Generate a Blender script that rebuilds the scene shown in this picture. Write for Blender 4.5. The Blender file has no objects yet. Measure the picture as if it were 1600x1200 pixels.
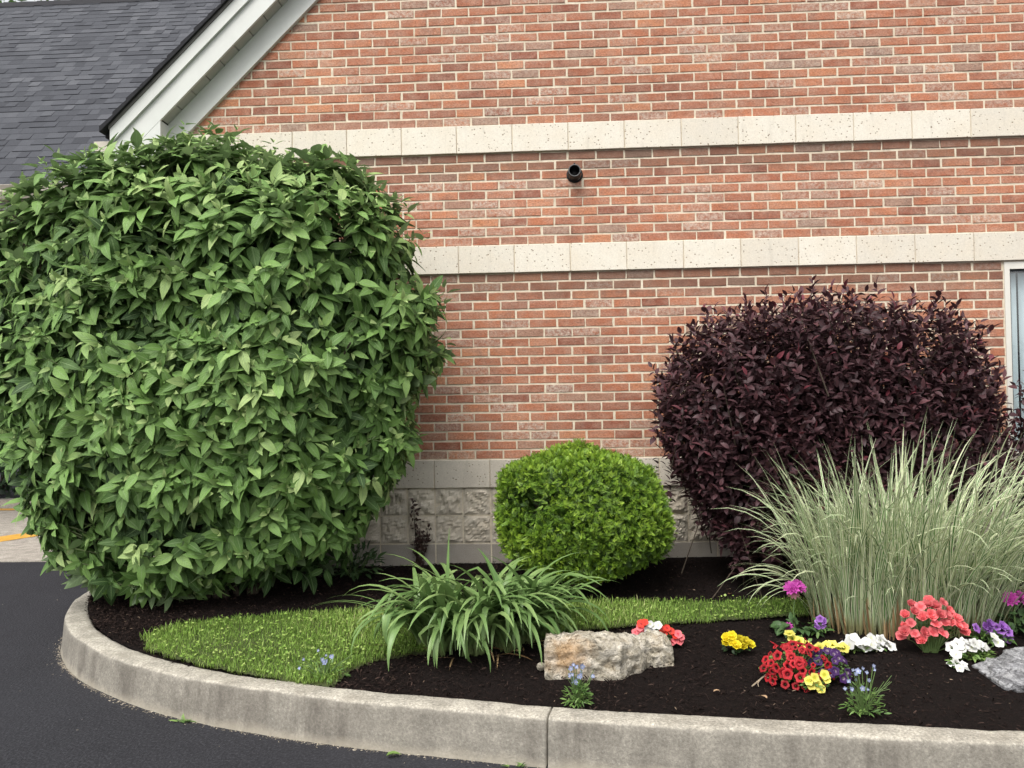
import bpy, math, random
import numpy as np
from math import sin, cos, pi, radians

random.seed(7)
rng = np.random.default_rng(11)
SC = bpy.context.scene
COL = SC.collection

# ------------------------------------------------------------------ camera, sky, sun, exposure
CAM = np.array([1.4534, -5.5796, 1.49])
YAW, PITCH, ROLL, FPX = -0.0478, 0.0145, -0.0169, 1200.0
_f = np.array([sin(YAW)*cos(PITCH), cos(YAW)*cos(PITCH), sin(PITCH)])
_r = np.array([cos(YAW), -sin(YAW), 0.0])
_u = np.cross(_r, _f)
CR = cos(ROLL)*_r + sin(ROLL)*_u
CU = -sin(ROLL)*_r + cos(ROLL)*_u
CF = _f
cd = bpy.data.cameras.new('camera')
cam = bpy.data.objects.new('camera', cd)
COL.objects.link(cam)
from mathutils import Matrix, Vector
m3 = Matrix((tuple(CR), tuple(CU), tuple(-CF))).transposed()
cam.matrix_world = Matrix.Translation(Vector(CAM)) @ m3.to_4x4()
cd.sensor_width = 36.0
cd.lens = 36.0*FPX/1600.0
cd.clip_start = 0.05
cd.clip_end = 1000.0
SC.camera = cam

SUN_EL, SUN_AZ = radians(58), radians(205)      # azimuth from +Y clockwise: behind the camera, a little to its left
world = bpy.data.worlds.new('World')
SC.world = world
world.use_nodes = True
wn = world.node_tree
wn.nodes.clear()
w_out = wn.nodes.new('ShaderNodeOutputWorld')
w_bg = wn.nodes.new('ShaderNodeBackground')
w_sky = wn.nodes.new('ShaderNodeTexSky')
w_sky.sky_type = 'NISHITA'
w_sky.sun_disc = False
w_sky.sun_elevation = SUN_EL
w_sky.sun_rotation = SUN_AZ
w_sky.air_density = 1.0
w_sky.dust_density = 4.0
w_hs = wn.nodes.new('ShaderNodeHueSaturation')   # overcast: the cloud deck takes most of the blue away
w_hs.inputs['Saturation'].default_value = 0.12
w_bg.inputs['Strength'].default_value = 0.15
wn.links.new(w_sky.outputs[0], w_hs.inputs['Color'])
wn.links.new(w_hs.outputs[0], w_bg.inputs['Color'])
wn.links.new(w_bg.outputs[0], w_out.inputs['Surface'])

sd = bpy.data.lights.new('sun', 'SUN')
sd.energy = 1.2
sd.angle = radians(35)
sd.color = (1.0, 0.95, 0.88)
sun = bpy.data.objects.new('sun', sd)
COL.objects.link(sun)
sdir = Vector((sin(SUN_AZ)*cos(SUN_EL), cos(SUN_AZ)*cos(SUN_EL), sin(SUN_EL)))
sun.rotation_euler = (-sdir).to_track_quat('-Z', 'Y').to_euler()
sun.location = (0, -10, 20)

SC.render.engine = 'CYCLES'
SC.view_settings.view_transform = 'Standard'
SC.view_settings.look = 'None'
SC.view_settings.gamma = 1.0
SC.view_settings.use_curve_mapping = False
SC.view_settings.exposure = 0.92
SC.cycles.use_denoising = True
SC.cycles.denoiser = 'OPENIMAGEDENOISE'
SC.cycles.denoising_input_passes = 'RGB_ALBEDO_NORMAL'
SC.cycles.denoising_prefilter = 'NONE'
SC.cycles.use_adaptive_sampling = False
SC.cycles.max_bounces = 6
SC.cycles.transparent_max_bounces = 4


def project(P):
    d = np.asarray(P, float) - CAM
    z = d @ CF
    zz = np.where(z > 0.05, z, 0.05)
    return np.stack([800 + FPX*(d @ CR)/zz, 600 - FPX*(d @ CU)/zz, z], -1)


# ------------------------------------------------------------------ materials
class NT:
    def __init__(s, name):
        s.m = bpy.data.materials.new(name)
        s.m.use_nodes = True
        s.t = s.m.node_tree
        s.t.nodes.clear()
        s.out = s.n('ShaderNodeOutputMaterial')

    def n(s, typ):
        return s.t.nodes.new(typ)

    def put(s, sock, v):
        if v is None:
            return
        if hasattr(v, 'is_linked') or isinstance(v, bpy.types.NodeSocket):
            s.t.links.new(v, sock)
        elif isinstance(v, (tuple, list)) and len(v) == 3 and len(getattr(sock, 'default_value', (0,)*3)) == 4:
            sock.default_value = (*v, 1.0)
        else:
            sock.default_value = v

    def pos(s, scale=(1, 1, 1)):
        g = s.n('ShaderNodeNewGeometry')
        mp = s.n('ShaderNodeMapping')
        s.t.links.new(g.outputs['Position'], mp.inputs['Vector'])
        mp.inputs['Scale'].default_value = scale
        return mp.outputs[0]

    def normal_z(s):
        g = s.n('ShaderNodeNewGeometry')
        x = s.n('ShaderNodeSeparateXYZ')
        s.t.links.new(g.outputs['Normal'], x.inputs[0])
        return x.outputs[2]

    def sep(s, v):
        x = s.n('ShaderNodeSeparateXYZ')
        s.t.links.new(v, x.inputs[0])
        return x.outputs

    def noise(s, scale, detail=3, rough=0.55, vec=None, dist=0.0):
        x = s.n('ShaderNodeTexNoise')
        x.inputs['Scale'].default_value = scale
        x.inputs['Detail'].default_value = detail
        x.inputs['Roughness'].default_value = rough
        x.inputs['Distortion'].default_value = dist
        s.put(x.inputs['Vector'], vec if vec is not None else s.pos())
        return x.outputs[0]

    def voro(s, scale, vec=None, feature='F1', out=0):
        x = s.n('ShaderNodeTexVoronoi')
        x.feature = feature
        x.inputs['Scale'].default_value = scale
        s.put(x.inputs['Vector'], vec if vec is not None else s.pos())
        return x.outputs[out]

    def ramp(s, fac, stops, interp='LINEAR'):
        x = s.n('ShaderNodeValToRGB')
        x.color_ramp.interpolation = interp
        e = x.color_ramp.elements
        while len(e) < len(stops):
            e.new(0.5)
        for i, (p, c) in enumerate(stops):
            e[i].position = p
            e[i].color = (*c, 1) if isinstance(c, (tuple, list)) else (c, c, c, 1)
        s.put(x.inputs[0], fac)
        return x.outputs[0]

    def mix(s, fac, a, b, mode='MIX'):
        x = s.n('ShaderNodeMix')
        x.data_type = 'RGBA'
        x.blend_type = mode
        x.clamp_factor = True
        s.put(x.inputs[0], fac)
        s.put(x.inputs[6], a)
        s.put(x.inputs[7], b)
        return x.outputs[2]

    def math(s, op, a, b=None):
        x = s.n('ShaderNodeMath')
        x.operation = op
        s.put(x.inputs[0], a)
        s.put(x.inputs[1], b)
        return x.outputs[0]

    def attr(s, name='lf'):
        x = s.n('ShaderNodeAttribute')
        x.attribute_name = name
        c = s.n('ShaderNodeSeparateColor')
        s.t.links.new(x.outputs['Color'], c.inputs[0])
        return c.outputs[0], c.outputs[1], c.outputs[2], x.outputs['Alpha']

    def bump(s, h, strength=0.4, dist=0.01):
        x = s.n('ShaderNodeBump')
        x.inputs['Strength'].default_value = strength
        x.inputs['Distance'].default_value = dist
        s.put(x.inputs['Height'], h)
        return x.outputs[0]

    def surf(s, color, rough=0.8, normal=None, spec=0.3, trans=None, tcol=None, metal=0.0):
        p = s.n('ShaderNodeBsdfPrincipled')
        s.put(p.inputs['Base Color'], color)
        s.put(p.inputs['Roughness'], rough)
        p.inputs['Specular IOR Level'].default_value = spec
        p.inputs['Metallic'].default_value = metal
        s.put(p.inputs['Normal'], normal)
        o = p.outputs[0]
        if trans:
            t = s.n('ShaderNodeBsdfTranslucent')
            s.put(t.inputs[0], tcol if tcol is not None else color)
            mx = s.n('ShaderNodeMixShader')
            mx.inputs[0].default_value = trans
            s.t.links.new(o, mx.inputs[1])
            s.t.links.new(t.outputs[0], mx.inputs[2])
            o = mx.outputs[0]
        s.t.links.new(o, s.out.inputs[0])
        return s.m


def mat_brick():
    t = NT('brick')
    tone, grey, stain, _a = t.attr()
    base = t.ramp(tone, [(0.0, (0.245, 0.088, 0.056)), (0.35, (0.345, 0.130, 0.075)), (0.7, (0.415, 0.160, 0.088)),
                         (1.0, (0.48, 0.210, 0.112))])
    base = t.mix(grey, base, (0.27, 0.175, 0.130))
    blot = t.noise(9, 4, 0.6, t.pos((1, 1, 1.6)))
    base = t.mix(t.ramp(blot, [(0.40, 0.0), (0.70, 0.6)]), base, (0.42, 0.265, 0.195))
    dark = t.noise(6, 3, 0.6, t.pos((1.2, 1, 1)), 0.6)
    base = t.mix(t.ramp(dark, [(0.55, 0.0), (0.78, 0.5)]), base, (0.17, 0.085, 0.065))
    fine = t.noise(95, 4, 0.7, t.pos((0.7, 1, 1)))
    st = t.math('MULTIPLY', t.ramp(t.noise(38, 4, 0.7), [(0.40, 0.0), (0.62, 1.0)]), stain)
    base = t.mix(st, base, (0.55, 0.46, 0.38))
    base = t.mix(0.75, base, t.ramp(fine, [(0.25, 0.42), (0.5, 0.95), (0.75, 1.45)]), 'MULTIPLY')
    pit = t.ramp(t.noise(150, 2, 0.6, t.pos((0.5, 1, 1.2))), [(0.30, 0.45), (0.40, 1.0)])
    base = t.mix(0.7, base, pit, 'MULTIPLY')
    big = t.noise(0.9, 4, 0.6)
    base = t.mix(0.8, base, t.ramp(big, [(0.30, 0.82), (0.70, 1.14)]), 'MULTIPLY')
    z = t.sep(t.pos())[2]
    run = t.noise(5.5, 4, 0.65, t.pos((1, 1, 0.12)))
    for zb in (3.255, 2.375):                      # run-off dirt on the courses below the stone bands
        d = t.math('SUBTRACT', zb, z)
        m = t.ramp(t.math('ADD', d, t.math('MULTIPLY', run, -0.22)), [(0.0, 0.55), (0.10, 0.0)])
        ab = t.ramp(d, [(0.0, 0.0), (0.003, 1.0)])
        base = t.mix(t.math('MULTIPLY', m, ab), base, (0.12, 0.075, 0.055))
    h = t.math('ADD', fine, t.math('MULTIPLY', pit, 0.6))
    return t.surf(base, 0.88, t.bump(h, 0.55, 0.004), 0.2)


def mat_mortar():
    t = NT('mortar')
    n = t.noise(25, 5, 0.65)
    c = t.ramp(n, [(0.3, (0.50, 0.43, 0.325)), (0.6, (0.66, 0.59, 0.465)), (0.8, (0.74, 0.68, 0.56))])
    c = t.mix(t.ramp(t.noise(3.1, 3), [(0.45, 0.0), (0.7, 0.5)]), c, (0.46, 0.36, 0.25))
    return t.surf(c, 0.95, t.bump(t.noise(110, 3), 0.4, 0.003), 0.1)


def mat_block(name, lo, hi, pits=True, warm=(0.62, 0.55, 0.44)):
    t = NT(name)
    tone, g, b, a = t.attr()
    c = t.mix(tone, lo, hi)
    c = t.mix(t.ramp(t.noise(5, 4, 0.6), [(0.4, 0.0), (0.75, 0.6)]), c, warm)
    c = t.mix(0.5, c, t.ramp(t.noise(120, 3, 0.7), [(0.3, 0.78), (0.7, 1.18)]), 'MULTIPLY')
    sx = t.noise(7, 4, 0.6, t.pos((2.4, 1, 0.35)))
    c = t.mix(t.ramp(sx, [(0.60, 0.0), (0.80, 0.35)]), c, (0.30, 0.27, 0.22))
    h = t.noise(160, 3)
    if pits:
        v = t.voro(34, t.pos((1, 1, 1.25)))
        w = t.noise(21, 2)
        pit = t.ramp(t.math('ADD', v, t.math('MULTIPLY', w, 0.35)), [(0.285, 0.0), (0.37, 1.0)])
        c = t.mix(pit, t.mix(0.85, c, (0.20, 0.15, 0.10)), c)
        h = t.math('ADD', t.math('MULTIPLY', h, 0.25), pit)
    return t.surf(c, 0.92, t.bump(h, 0.45, 0.004), 0.15)


def mat_simple(name, col, rough=0.6, var=0.12, nscale=12, bump=0.0, bscale=80, spec=0.3, metal=0.0, dirt=None):
    t = NT(name)
    c = t.mix(1.0, col, t.ramp(t.noise(nscale, 4), [(0.3, 1.0-var), (0.7, 1.0+var)]), 'MULTIPLY')
    if dirt:
        c = t.mix(t.ramp(t.noise(4, 5, 0.65, t.pos((1, 1, 0.5))), [(0.5, 0.0), (0.8, 0.5)]), c, dirt)
    return t.surf(c, rough, t.bump(t.noise(bscale, 3), bump, 0.004) if bump else None, spec, metal=metal)


def mat_leaf(name, stops, vein=None, veinw=0.10, rough=0.5, spec=0.4, trans=0.22, tipcol=None, ribs=0, basecol=None,
             margin=None, back=None, ripple=0.0):
    """leaf colour: R of 'lf' = individual tint, G = distance from the midrib, B = distance along the blade"""
    t = NT(name)
    tint, ac, al, kind = t.attr()
    c = t.ramp(tint, stops)
    c = t.mix(0.6, c, t.ramp(t.noise(22, 3, 0.6), [(0.3, 0.80), (0.7, 1.2)]), 'MULTIPLY')
    nrm = None
    if ribs:
        ph = t.math('SUBTRACT', t.math('MULTIPLY', al, ribs), t.math('MULTIPLY', ac, 2.2))
        rb = t.math('ABSOLUTE', t.math('SINE', t.math('MULTIPLY', ph, pi)))
        c = t.mix(t.ramp(rb, [(0.0, 0.35), (0.25, 0.0)]), c, vein or (0.2, 0.3, 0.1))
        nrm = t.bump(rb, 0.35, 0.003)
    if margin is not None:
        c = t.mix(t.ramp(ac, [(margin[1]-0.1, 0.0), (margin[1]+0.1, 1.0)]), c, margin[0])
    if vein is not None:
        c = t.mix(t.ramp(ac, [(veinw*0.5, 0.7), (veinw*1.5, 0.0)]), c, vein)
    if tipcol is not None:
        c = t.mix(t.ramp(al, [(0.55, 0.0), (1.0, 1.0)]), c, tipcol)
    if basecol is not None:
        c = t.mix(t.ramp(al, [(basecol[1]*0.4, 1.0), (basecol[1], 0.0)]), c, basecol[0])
    if back is not None:
        g = t.n('ShaderNodeNewGeometry')
        c = t.mix(t.math('MULTIPLY', g.outputs['Backfacing'], 0.6), c, back)
    return t.surf(c, rough, nrm, spec, trans)


def mat_petal(name, edge, mid, throat, t0=0.25, t1=0.5, rough=0.6, trans=0.25):
    t = NT(name)
    tint, ac, al, k = t.attr()
    c = t.ramp(al, [(0.0, throat), (t0, throat), (t1, mid), (1.0, edge)])
    c = t.mix(0.8, c, t.ramp(tint, [(0.0, 0.72), (1.0, 1.2)]), 'MULTIPLY')
    c = t.mix(0.5, c, t.ramp(t.noise(120, 2), [(0.3, 0.85), (0.7, 1.12)]), 'MULTIPLY')
    return t.surf(c, rough, None, 0.25, trans)


def mat_asphalt():
    t = NT('asphalt')
    c = t.ramp(t.noise(75, 5, 0.85), [(0.30, (0.004, 0.004, 0.006)), (0.52, (0.018, 0.018, 0.022)), (0.70, (0.060, 0.060, 0.068))])
    c = t.mix(t.ramp(t.noise(1.1, 5, 0.6), [(0.40, 0.0), (0.75, 0.5)]), c, (0.030, 0.030, 0.036))
    c = t.mix(t.ramp(t.noise(7, 4, 0.65), [(0.52, 0.0), (0.75, 0.4)]), c, (0.009, 0.009, 0.012))
    sp = t.ramp(t.voro(26), [(0.045, 1.0), (0.07, 0.0)])
    spn = t.ramp(t.noise(6, 2), [(0.55, 0.0), (0.62, 1.0)])
    c = t.mix(t.math('MULTIPLY', sp, spn), c, (0.22, 0.21, 0.20))
    h = t.math('ADD', t.noise(90, 4, 0.8), t.math('MULTIPLY', t.voro(80), 0.8))
    return t.surf(c, 0.82, t.bump(h, 0.6, 0.006), 0.3)


def mat_concrete(name='concrete', base=(0.30, 0.275, 0.235), shade_streak=True):
    t = NT(name)
    n = t.noise(9, 6, 0.68)
    c = t.mix(t.ramp(n, [(0.35, 0.0), (0.68, 1.0)]), tuple(x*0.72 for x in base), tuple(x*1.18 for x in base))
    ag = t.noise(85, 4, 0.8)
    c = t.mix(0.8, c, t.ramp(ag, [(0.30, 0.40), (0.5, 1.0), (0.70, 1.75)]), 'MULTIPLY')
    sp = t.ramp(t.voro(42), [(0.10, 1.0), (0.22, 0.0)])
    c = t.mix(t.math('MULTIPLY', sp, 0.65), c, (0.52, 0.49, 0.43))
    if shade_streak:
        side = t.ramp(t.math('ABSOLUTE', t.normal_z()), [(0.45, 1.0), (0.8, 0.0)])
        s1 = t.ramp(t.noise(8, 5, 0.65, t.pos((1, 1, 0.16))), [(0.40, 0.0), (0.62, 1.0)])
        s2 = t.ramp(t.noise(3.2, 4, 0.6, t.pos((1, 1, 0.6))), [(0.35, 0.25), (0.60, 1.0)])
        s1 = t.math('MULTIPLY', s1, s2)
        c = t.mix(t.math('MULTIPLY', side, 0.55), c, (0.150, 0.138, 0.118))  # even darkening of upright faces: shade put into the colour; streak stains follow
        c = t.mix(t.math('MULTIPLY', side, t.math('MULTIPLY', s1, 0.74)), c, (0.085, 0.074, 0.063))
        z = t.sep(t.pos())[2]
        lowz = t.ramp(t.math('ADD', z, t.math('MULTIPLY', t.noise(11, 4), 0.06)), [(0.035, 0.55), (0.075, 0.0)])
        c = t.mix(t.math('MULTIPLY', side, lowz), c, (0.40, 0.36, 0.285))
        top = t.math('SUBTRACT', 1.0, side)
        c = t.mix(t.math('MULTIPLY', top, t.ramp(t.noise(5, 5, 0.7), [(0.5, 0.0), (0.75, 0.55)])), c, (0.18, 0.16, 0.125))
    h = t.math('ADD', ag, t.math('MULTIPLY', t.noise(30, 4), 1.2))
    return t.surf(c, 0.9, t.bump(h, 0.55, 0.005), 0.2)


def mat_mulch(name='mulch_ground'):
    t = NT(name)
    c = t.ramp(t.noise(70, 4, 0.75, t.pos((1, 1.6, 1))), [(0.3, (0.0035, 0.0024, 0.0022)), (0.6, (0.013, 0.0082, 0.0072)), (0.85, (0.036, 0.023, 0.019))])
    h = t.math('ADD', t.noise(60, 5, 0.75), t.math('MULTIPLY', t.noise(14, 3), 1.5))
    return t.surf(c, 0.95, t.bump(h, 1.0, 0.02), 0.12)


def mat_tint(name, stops, rough=0.9, spec=0.12, nscale=60, bump=0.3):
    t = NT(name)
    tint, a, b, k = t.attr()
    c = t.ramp(tint, stops)
    n = t.noise(nscale, 4, 0.7)
    c = t.mix(0.7, c, t.ramp(n, [(0.28, 0.6), (0.72, 1.4)]), 'MULTIPLY')
    return t.surf(c, rough, t.bump(n, bump, 0.004), spec)


def mat_rock(name, a, b, stain=None, cx=(0, 0, 0), vein=(9, 6, 15)):
    t = NT(name)
    lay = t.noise(1.0, 6, 0.72, t.pos(vein), 1.4)
    c = t.ramp(lay, [(0.30, tuple(x*0.42 for x in a)), (0.46, a), (0.62, b), (0.8, tuple(min(0.75, x*1.15) for x in b))])
    c = t.mix(0.6, c, t.ramp(t.noise(75, 4, 0.75), [(0.3, 0.45), (0.7, 1.45)]), 'MULTIPLY')
    crack = t.ramp(t.noise(19, 6, 0.75, t.pos((1, 1, 1.7)), 1.6), [(0.38, 0.30), (0.45, 1.0)])
    c = t.mix(0.55, c, crack, 'MULTIPLY')
    if stain:
        d = t.n('ShaderNodeVectorMath')
        d.operation = 'DISTANCE'
        t.t.links.new(t.pos(), d.inputs[0])
        d.inputs[1].default_value = cx
        k = t.math('ADD', d.outputs['Value'], t.math('MULTIPLY', t.noise(16, 4), 0.16))
        c = t.mix(t.ramp(k, [(0.11, 0.55), (0.21, 0.0)]), c, stain)
        c = t.mix(t.ramp(t.noise(11, 4), [(0.55, 0.0), (0.75, 0.45)]), c, (0.36, 0.25, 0.13))
    h = t.math('ADD', t.noise(60, 6, 0.8), t.math('MULTIPLY', lay, 0.9))
    h = t.math('ADD', h, t.math('MULTIPLY', crack, 0.5))
    return t.surf(c, 0.92, t.bump(h, 1.0, 0.014), 0.15)


M = {}
M['brick'] = mat_brick()
M['mortar'] = mat_mortar()
M['band'] = mat_block('pale_cast_stone', (0.58, 0.535, 0.455), (0.675, 0.63, 0.54))
M['base'] = mat_block('grey_cast_stone', (0.56, 0.505, 0.43), (0.65, 0.59, 0.50), warm=(0.42, 0.37, 0.31))
M['split'] = mat_block('split_stone', (0.56, 0.505, 0.42), (0.68, 0.615, 0.515), pits=False, warm=(0.42, 0.35, 0.26))
M['plain'] = mat_block('plain_block', (0.31, 0.28, 0.245), (0.38, 0.345, 0.30), pits=False, warm=(0.26, 0.23, 0.19))
M['white'] = mat_simple('white_trim', (0.56, 0.57, 0.54), 0.55, 0.04, 5)
M['soffit'] = mat_simple('soffit_paint', (0.36, 0.36, 0.34), 0.6, 0.05, 6)
M['drip'] = mat_simple('drip_edge', (0.12, 0.115, 0.105), 0.5, 0.2, 9)
M['beige'] = mat_simple('beige_gutter', (0.50, 0.46, 0.39), 0.5, 0.08, 4, dirt=(0.30, 0.27, 0.22))
M['brown'] = mat_simple('brown_wood', (0.055, 0.038, 0.030), 0.8, 0.3, 8)
M['shingle'] = mat_tint('shingle', [(0.0, (0.044, 0.046, 0.053)), (0.5, (0.063, 0.066, 0.075)), (1.0, (0.090, 0.093, 0.103))], 0.9, 0.15, 160, 0.5)
M['roofdark'] = mat_simple('roof_edge', (0.018, 0.018, 0.021), 0.9, 0.3, 60)
M['frame'] = mat_simple('window_frame_paint', (0.62, 0.60, 0.54), 0.5, 0.05, 6)
M['blind'] = mat_simple('blind_fabric', (0.66, 0.74, 0.77), 0.8, 0.05, 4)
M['darkroom'] = mat_simple('dark_interior', (0.02, 0.022, 0.025), 0.9, 0.1)
M['black'] = mat_simple('black_plastic', (0.012, 0.012, 0.013), 0.45, 0.15)
M['greyring'] = mat_simple('grey_plastic', (0.10, 0.10, 0.10), 0.45, 0.15)
M['asphalt'] = mat_asphalt()
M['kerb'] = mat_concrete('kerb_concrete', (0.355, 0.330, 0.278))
M['pad'] = mat_concrete('pad_concrete', (0.33, 0.30, 0.26), False)
M['yellow_paint'] = mat_simple('yellow_paint', (0.55, 0.30, 0.05), 0.75, 0.2, 20, dirt=(0.35, 0.25, 0.12))
M['mulch'] = mat_mulch()
M['chip'] = mat_tint('mulch_chip', [(0.0, (0.005, 0.0033, 0.0029)), (0.6, (0.021, 0.0135, 0.0115)), (0.93, (0.070, 0.045, 0.036)), (0.96, (0.10, 0.065, 0.045)), (1.0, (0.32, 0.24, 0.17))], 0.95, 0.1)
M['grit'] = mat_tint('grit', [(0.0, (0.14, 0.12, 0.09)), (1.0, (0.45, 0.40, 0.32))])
M['soil'] = mat_simple('lawn_soil', (0.045, 0.055, 0.018), 0.95, 0.3, 20, 0.5)
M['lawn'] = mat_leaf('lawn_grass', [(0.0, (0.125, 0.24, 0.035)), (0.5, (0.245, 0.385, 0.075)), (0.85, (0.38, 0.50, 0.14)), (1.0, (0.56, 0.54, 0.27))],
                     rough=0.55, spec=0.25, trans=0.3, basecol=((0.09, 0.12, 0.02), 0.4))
M['vib'] = mat_leaf('viburnum_leaf', [(0.0, (0.036, 0.078, 0.020)), (0.35, (0.094, 0.184, 0.042)), (0.75, (0.180, 0.312, 0.080)), (1.0, (0.34, 0.45, 0.17))],
                    vein=(0.21, 0.31, 0.13), veinw=0.08, rough=0.58, spec=0.32, trans=0.20, ribs=7, back=(0.19, 0.25, 0.14))
M['twigw'] = mat_simple('woody_stem', (0.055, 0.042, 0.030), 0.9, 0.3, 30, 0.4)
M['stemgreen'] = mat_simple('green_stem', (0.10, 0.16, 0.05), 0.6, 0.15, 30)
M['pur'] = mat_leaf('purple_leaf', [(0.0, (0.034, 0.016, 0.019)), (0.5, (0.070, 0.032, 0.037)), (0.85, (0.105, 0.040, 0.046)), (1.0, (0.155, 0.034, 0.046))],
                    vein=(0.07, 0.024, 0.028), rough=0.52, spec=0.30, trans=0.14)
M['yew'] = mat_leaf('yew_needle', [(0.0, (0.050, 0.110, 0.014)), (0.5, (0.135, 0.250, 0.022)), (1.0, (0.29, 0.43, 0.042))],
                    rough=0.5, spec=0.35, trans=0.25, basecol=((0.045, 0.085, 0.014), 0.5))
M['misc'] = mat_leaf('striped_grass', [(0.0, (0.060, 0.155, 0.034)), (0.6, (0.155, 0.295, 0.085)), (1.0, (0.46, 0.52, 0.28))],
                     rough=0.5, spec=0.35, trans=0.25, margin=((0.72, 0.73, 0.52), 0.52), basecol=((0.30, 0.29, 0.14), 0.13))
M['miscdry'] = mat_leaf('dry_stubble', [(0.0, (0.16, 0.095, 0.045)), (1.0, (0.40, 0.28, 0.15))], rough=0.8, spec=0.1, trans=0.1)
M['lily'] = mat_leaf('daylily_leaf', [(0.0, (0.085, 0.165, 0.045)), (0.5, (0.155, 0.255, 0.080)), (1.0, (0.255, 0.36, 0.13))],
                     vein=(0.15, 0.25, 0.09), veinw=0.1, rough=0.42, spec=0.45, trans=0.22, basecol=((0.20, 0.26, 0.10), 0.18))
M['leaf'] = mat_leaf('bedding_leaf', [(0.0, (0.045, 0.100, 0.022)), (0.6, (0.090, 0.175, 0.040)), (1.0, (0.180, 0.280, 0.070))],
                     vein=(0.16, 0.24, 0.09), rough=0.45, spec=0.4, trans=0.2)
M['leafdark'] = mat_leaf('dark_leaf', [(0.0, (0.020, 0.045, 0.016)), (1.0, (0.060, 0.115, 0.040))], vein=(0.08, 0.12, 0.06), rough=0.4, trans=0.12)
M['hedge'] = mat_leaf('hedge_leaf', [(0.0, (0.012, 0.030, 0.012)), (1.0, (0.040, 0.075, 0.030))], rough=0.5, trans=0.12)
M['vine'] = mat_leaf('vine_leaf', [(0.0, (0.030, 0.014, 0.012)), (1.0, (0.070, 0.040, 0.030))], rough=0.6, trans=0.1)
M['deadleaf'] = mat_leaf('dead_leaf', [(0.0, (0.22, 0.10, 0.055)), (1.0, (0.40, 0.27, 0.16))], vein=(0.2, 0.12, 0.07), rough=0.8, trans=0.1)
M['coral'] = mat_petal('coral_petal', (0.80, 0.22, 0.225), (0.70, 0.135, 0.15), (0.45, 0.05, 0.06))
M['red'] = mat_petal('red_petal', (0.46, 0.028, 0.036), (0.36, 0.012, 0.018), (0.055, 0.004, 0.006), 0.34, 0.55)
M['impred'] = mat_petal('orange_red_petal', (0.72, 0.060, 0.035), (0.66, 0.045, 0.030), (0.35, 0.02, 0.02), 0.1, 0.3)
M['imppink'] = mat_petal('pink_petal', (0.76, 0.20, 0.22), (0.70, 0.15, 0.17), (0.55, 0.05, 0.07), 0.1, 0.3)
M['whitep'] = mat_petal('white_petal', (0.70, 0.70, 0.68), (0.66, 0.66, 0.62), (0.62, 0.64, 0.38), 0.1, 0.25)
M['yellow'] = mat_petal('yellow_petal', (0.68, 0.58, 0.03), (0.64, 0.50, 0.015), (0.55, 0.36, 0.01), 0.1, 0.3)
M['paleyel'] = mat_petal('pale_yellow_petal', (0.74, 0.68, 0.17), (0.70, 0.62, 0.10), (0.42, 0.40, 0.03), 0.15, 0.4)
M['violet'] = mat_petal('violet_petal', (0.055, 0.018, 0.10), (0.036, 0.010, 0.065), (0.30, 0.22, 0.30), 0.25, 0.45)
M['lilac'] = mat_petal('lilac_petal', (0.36, 0.18, 0.50), (0.27, 0.09, 0.42), (0.10, 0.02, 0.16), 0.15, 0.4)
M['magenta'] = mat_petal('magenta_petal', (0.56, 0.10, 0.42), (0.46, 0.055, 0.34), (0.22, 0.02, 0.15))
M['faded'] = mat_petal('faded_petal', (0.50, 0.24, 0.26), (0.42, 0.18, 0.20), (0.30, 0.14, 0.12))
M['blue'] = mat_petal('pale_blue_petal', (0.27, 0.31, 0.46), (0.24, 0.28, 0.44), (0.45, 0.47, 0.52), 0.15, 0.35)
M['rock1'] = mat_rock('tan_rock', (0.43, 0.385, 0.30), (0.64, 0.59, 0.50), (0.46, 0.22, 0.045), (1.52, -2.03, 0.29))
M['rock2'] = mat_rock('grey_rock', (0.26, 0.26, 0.27), (0.50, 0.50, 0.51), None, vein=(7, 6, 34))


# ------------------------------------------------------------------ mesh helpers
def mk_mesh(name, V, F, mat, lf=None, smooth=False):
    """V (n,3); F = list of index tuples or an (m,4) array; lf = per-vertex RGBA attribute"""
    me = bpy.data.meshes.new(name)
    V = np.asarray(V, np.float32)
    if isinstance(F, np.ndarray):
        m = len(F)
        me.vertices.add(len(V))
        me.vertices.foreach_set('co', V.ravel())
        k = F.shape[1]
        me.loops.add(m*k)
        me.loops.foreach_set('vertex_index', F.astype(np.int32).ravel())
        me.polygons.add(m)
        me.polygons.foreach_set('loop_start', np.arange(0, m*k, k, dtype=np.int32))
        me.polygons.foreach_set('loop_total', np.full(m, k, np.int32))
        me.update(calc_edges=True)
    else:
        me.from_pydata([tuple(map(float, v)) for v in V], [], F)
    if lf is not None:
        a = me.attributes.new('lf', 'FLOAT_COLOR', 'POINT')
        a.data.foreach_set('color', np.asarray(lf, np.float32).ravel())
    if smooth:
        me.polygons.foreach_set('use_smooth', np.ones(len(me.polygons), bool))
    me.materials.append(mat)
    return me


def link(name, me, parent=None, kind=None):
    o = bpy.data.objects.new(name, me)
    COL.objects.link(o)
    if parent is not None:
        o.parent = parent
    if kind:
        o['kind'] = kind
    return o


def obj(name, V, F, mat, parent=None, lf=None, smooth=False, kind=None):
    return link(name, mk_mesh(name, V, F, mat, lf, smooth), parent, kind)


def tag(o, label, cat, group=None):
    o['label'] = label
    o['category'] = cat
    if group:
        o['group'] = group
    return o


def thing(name, label, cat, loc=(0, 0, 0), group=None):
    o = bpy.data.objects.new(name, None)
    COL.objects.link(o)
    o.location = loc
    o.empty_display_size = 0.1
    return tag(o, label, cat, group)


def under(o, root):
    """parent with the world placement kept (roots only carry a translation)"""
    o.parent = root
    o.location = Vector(o.location) - Vector(root.location)
    return o


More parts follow.
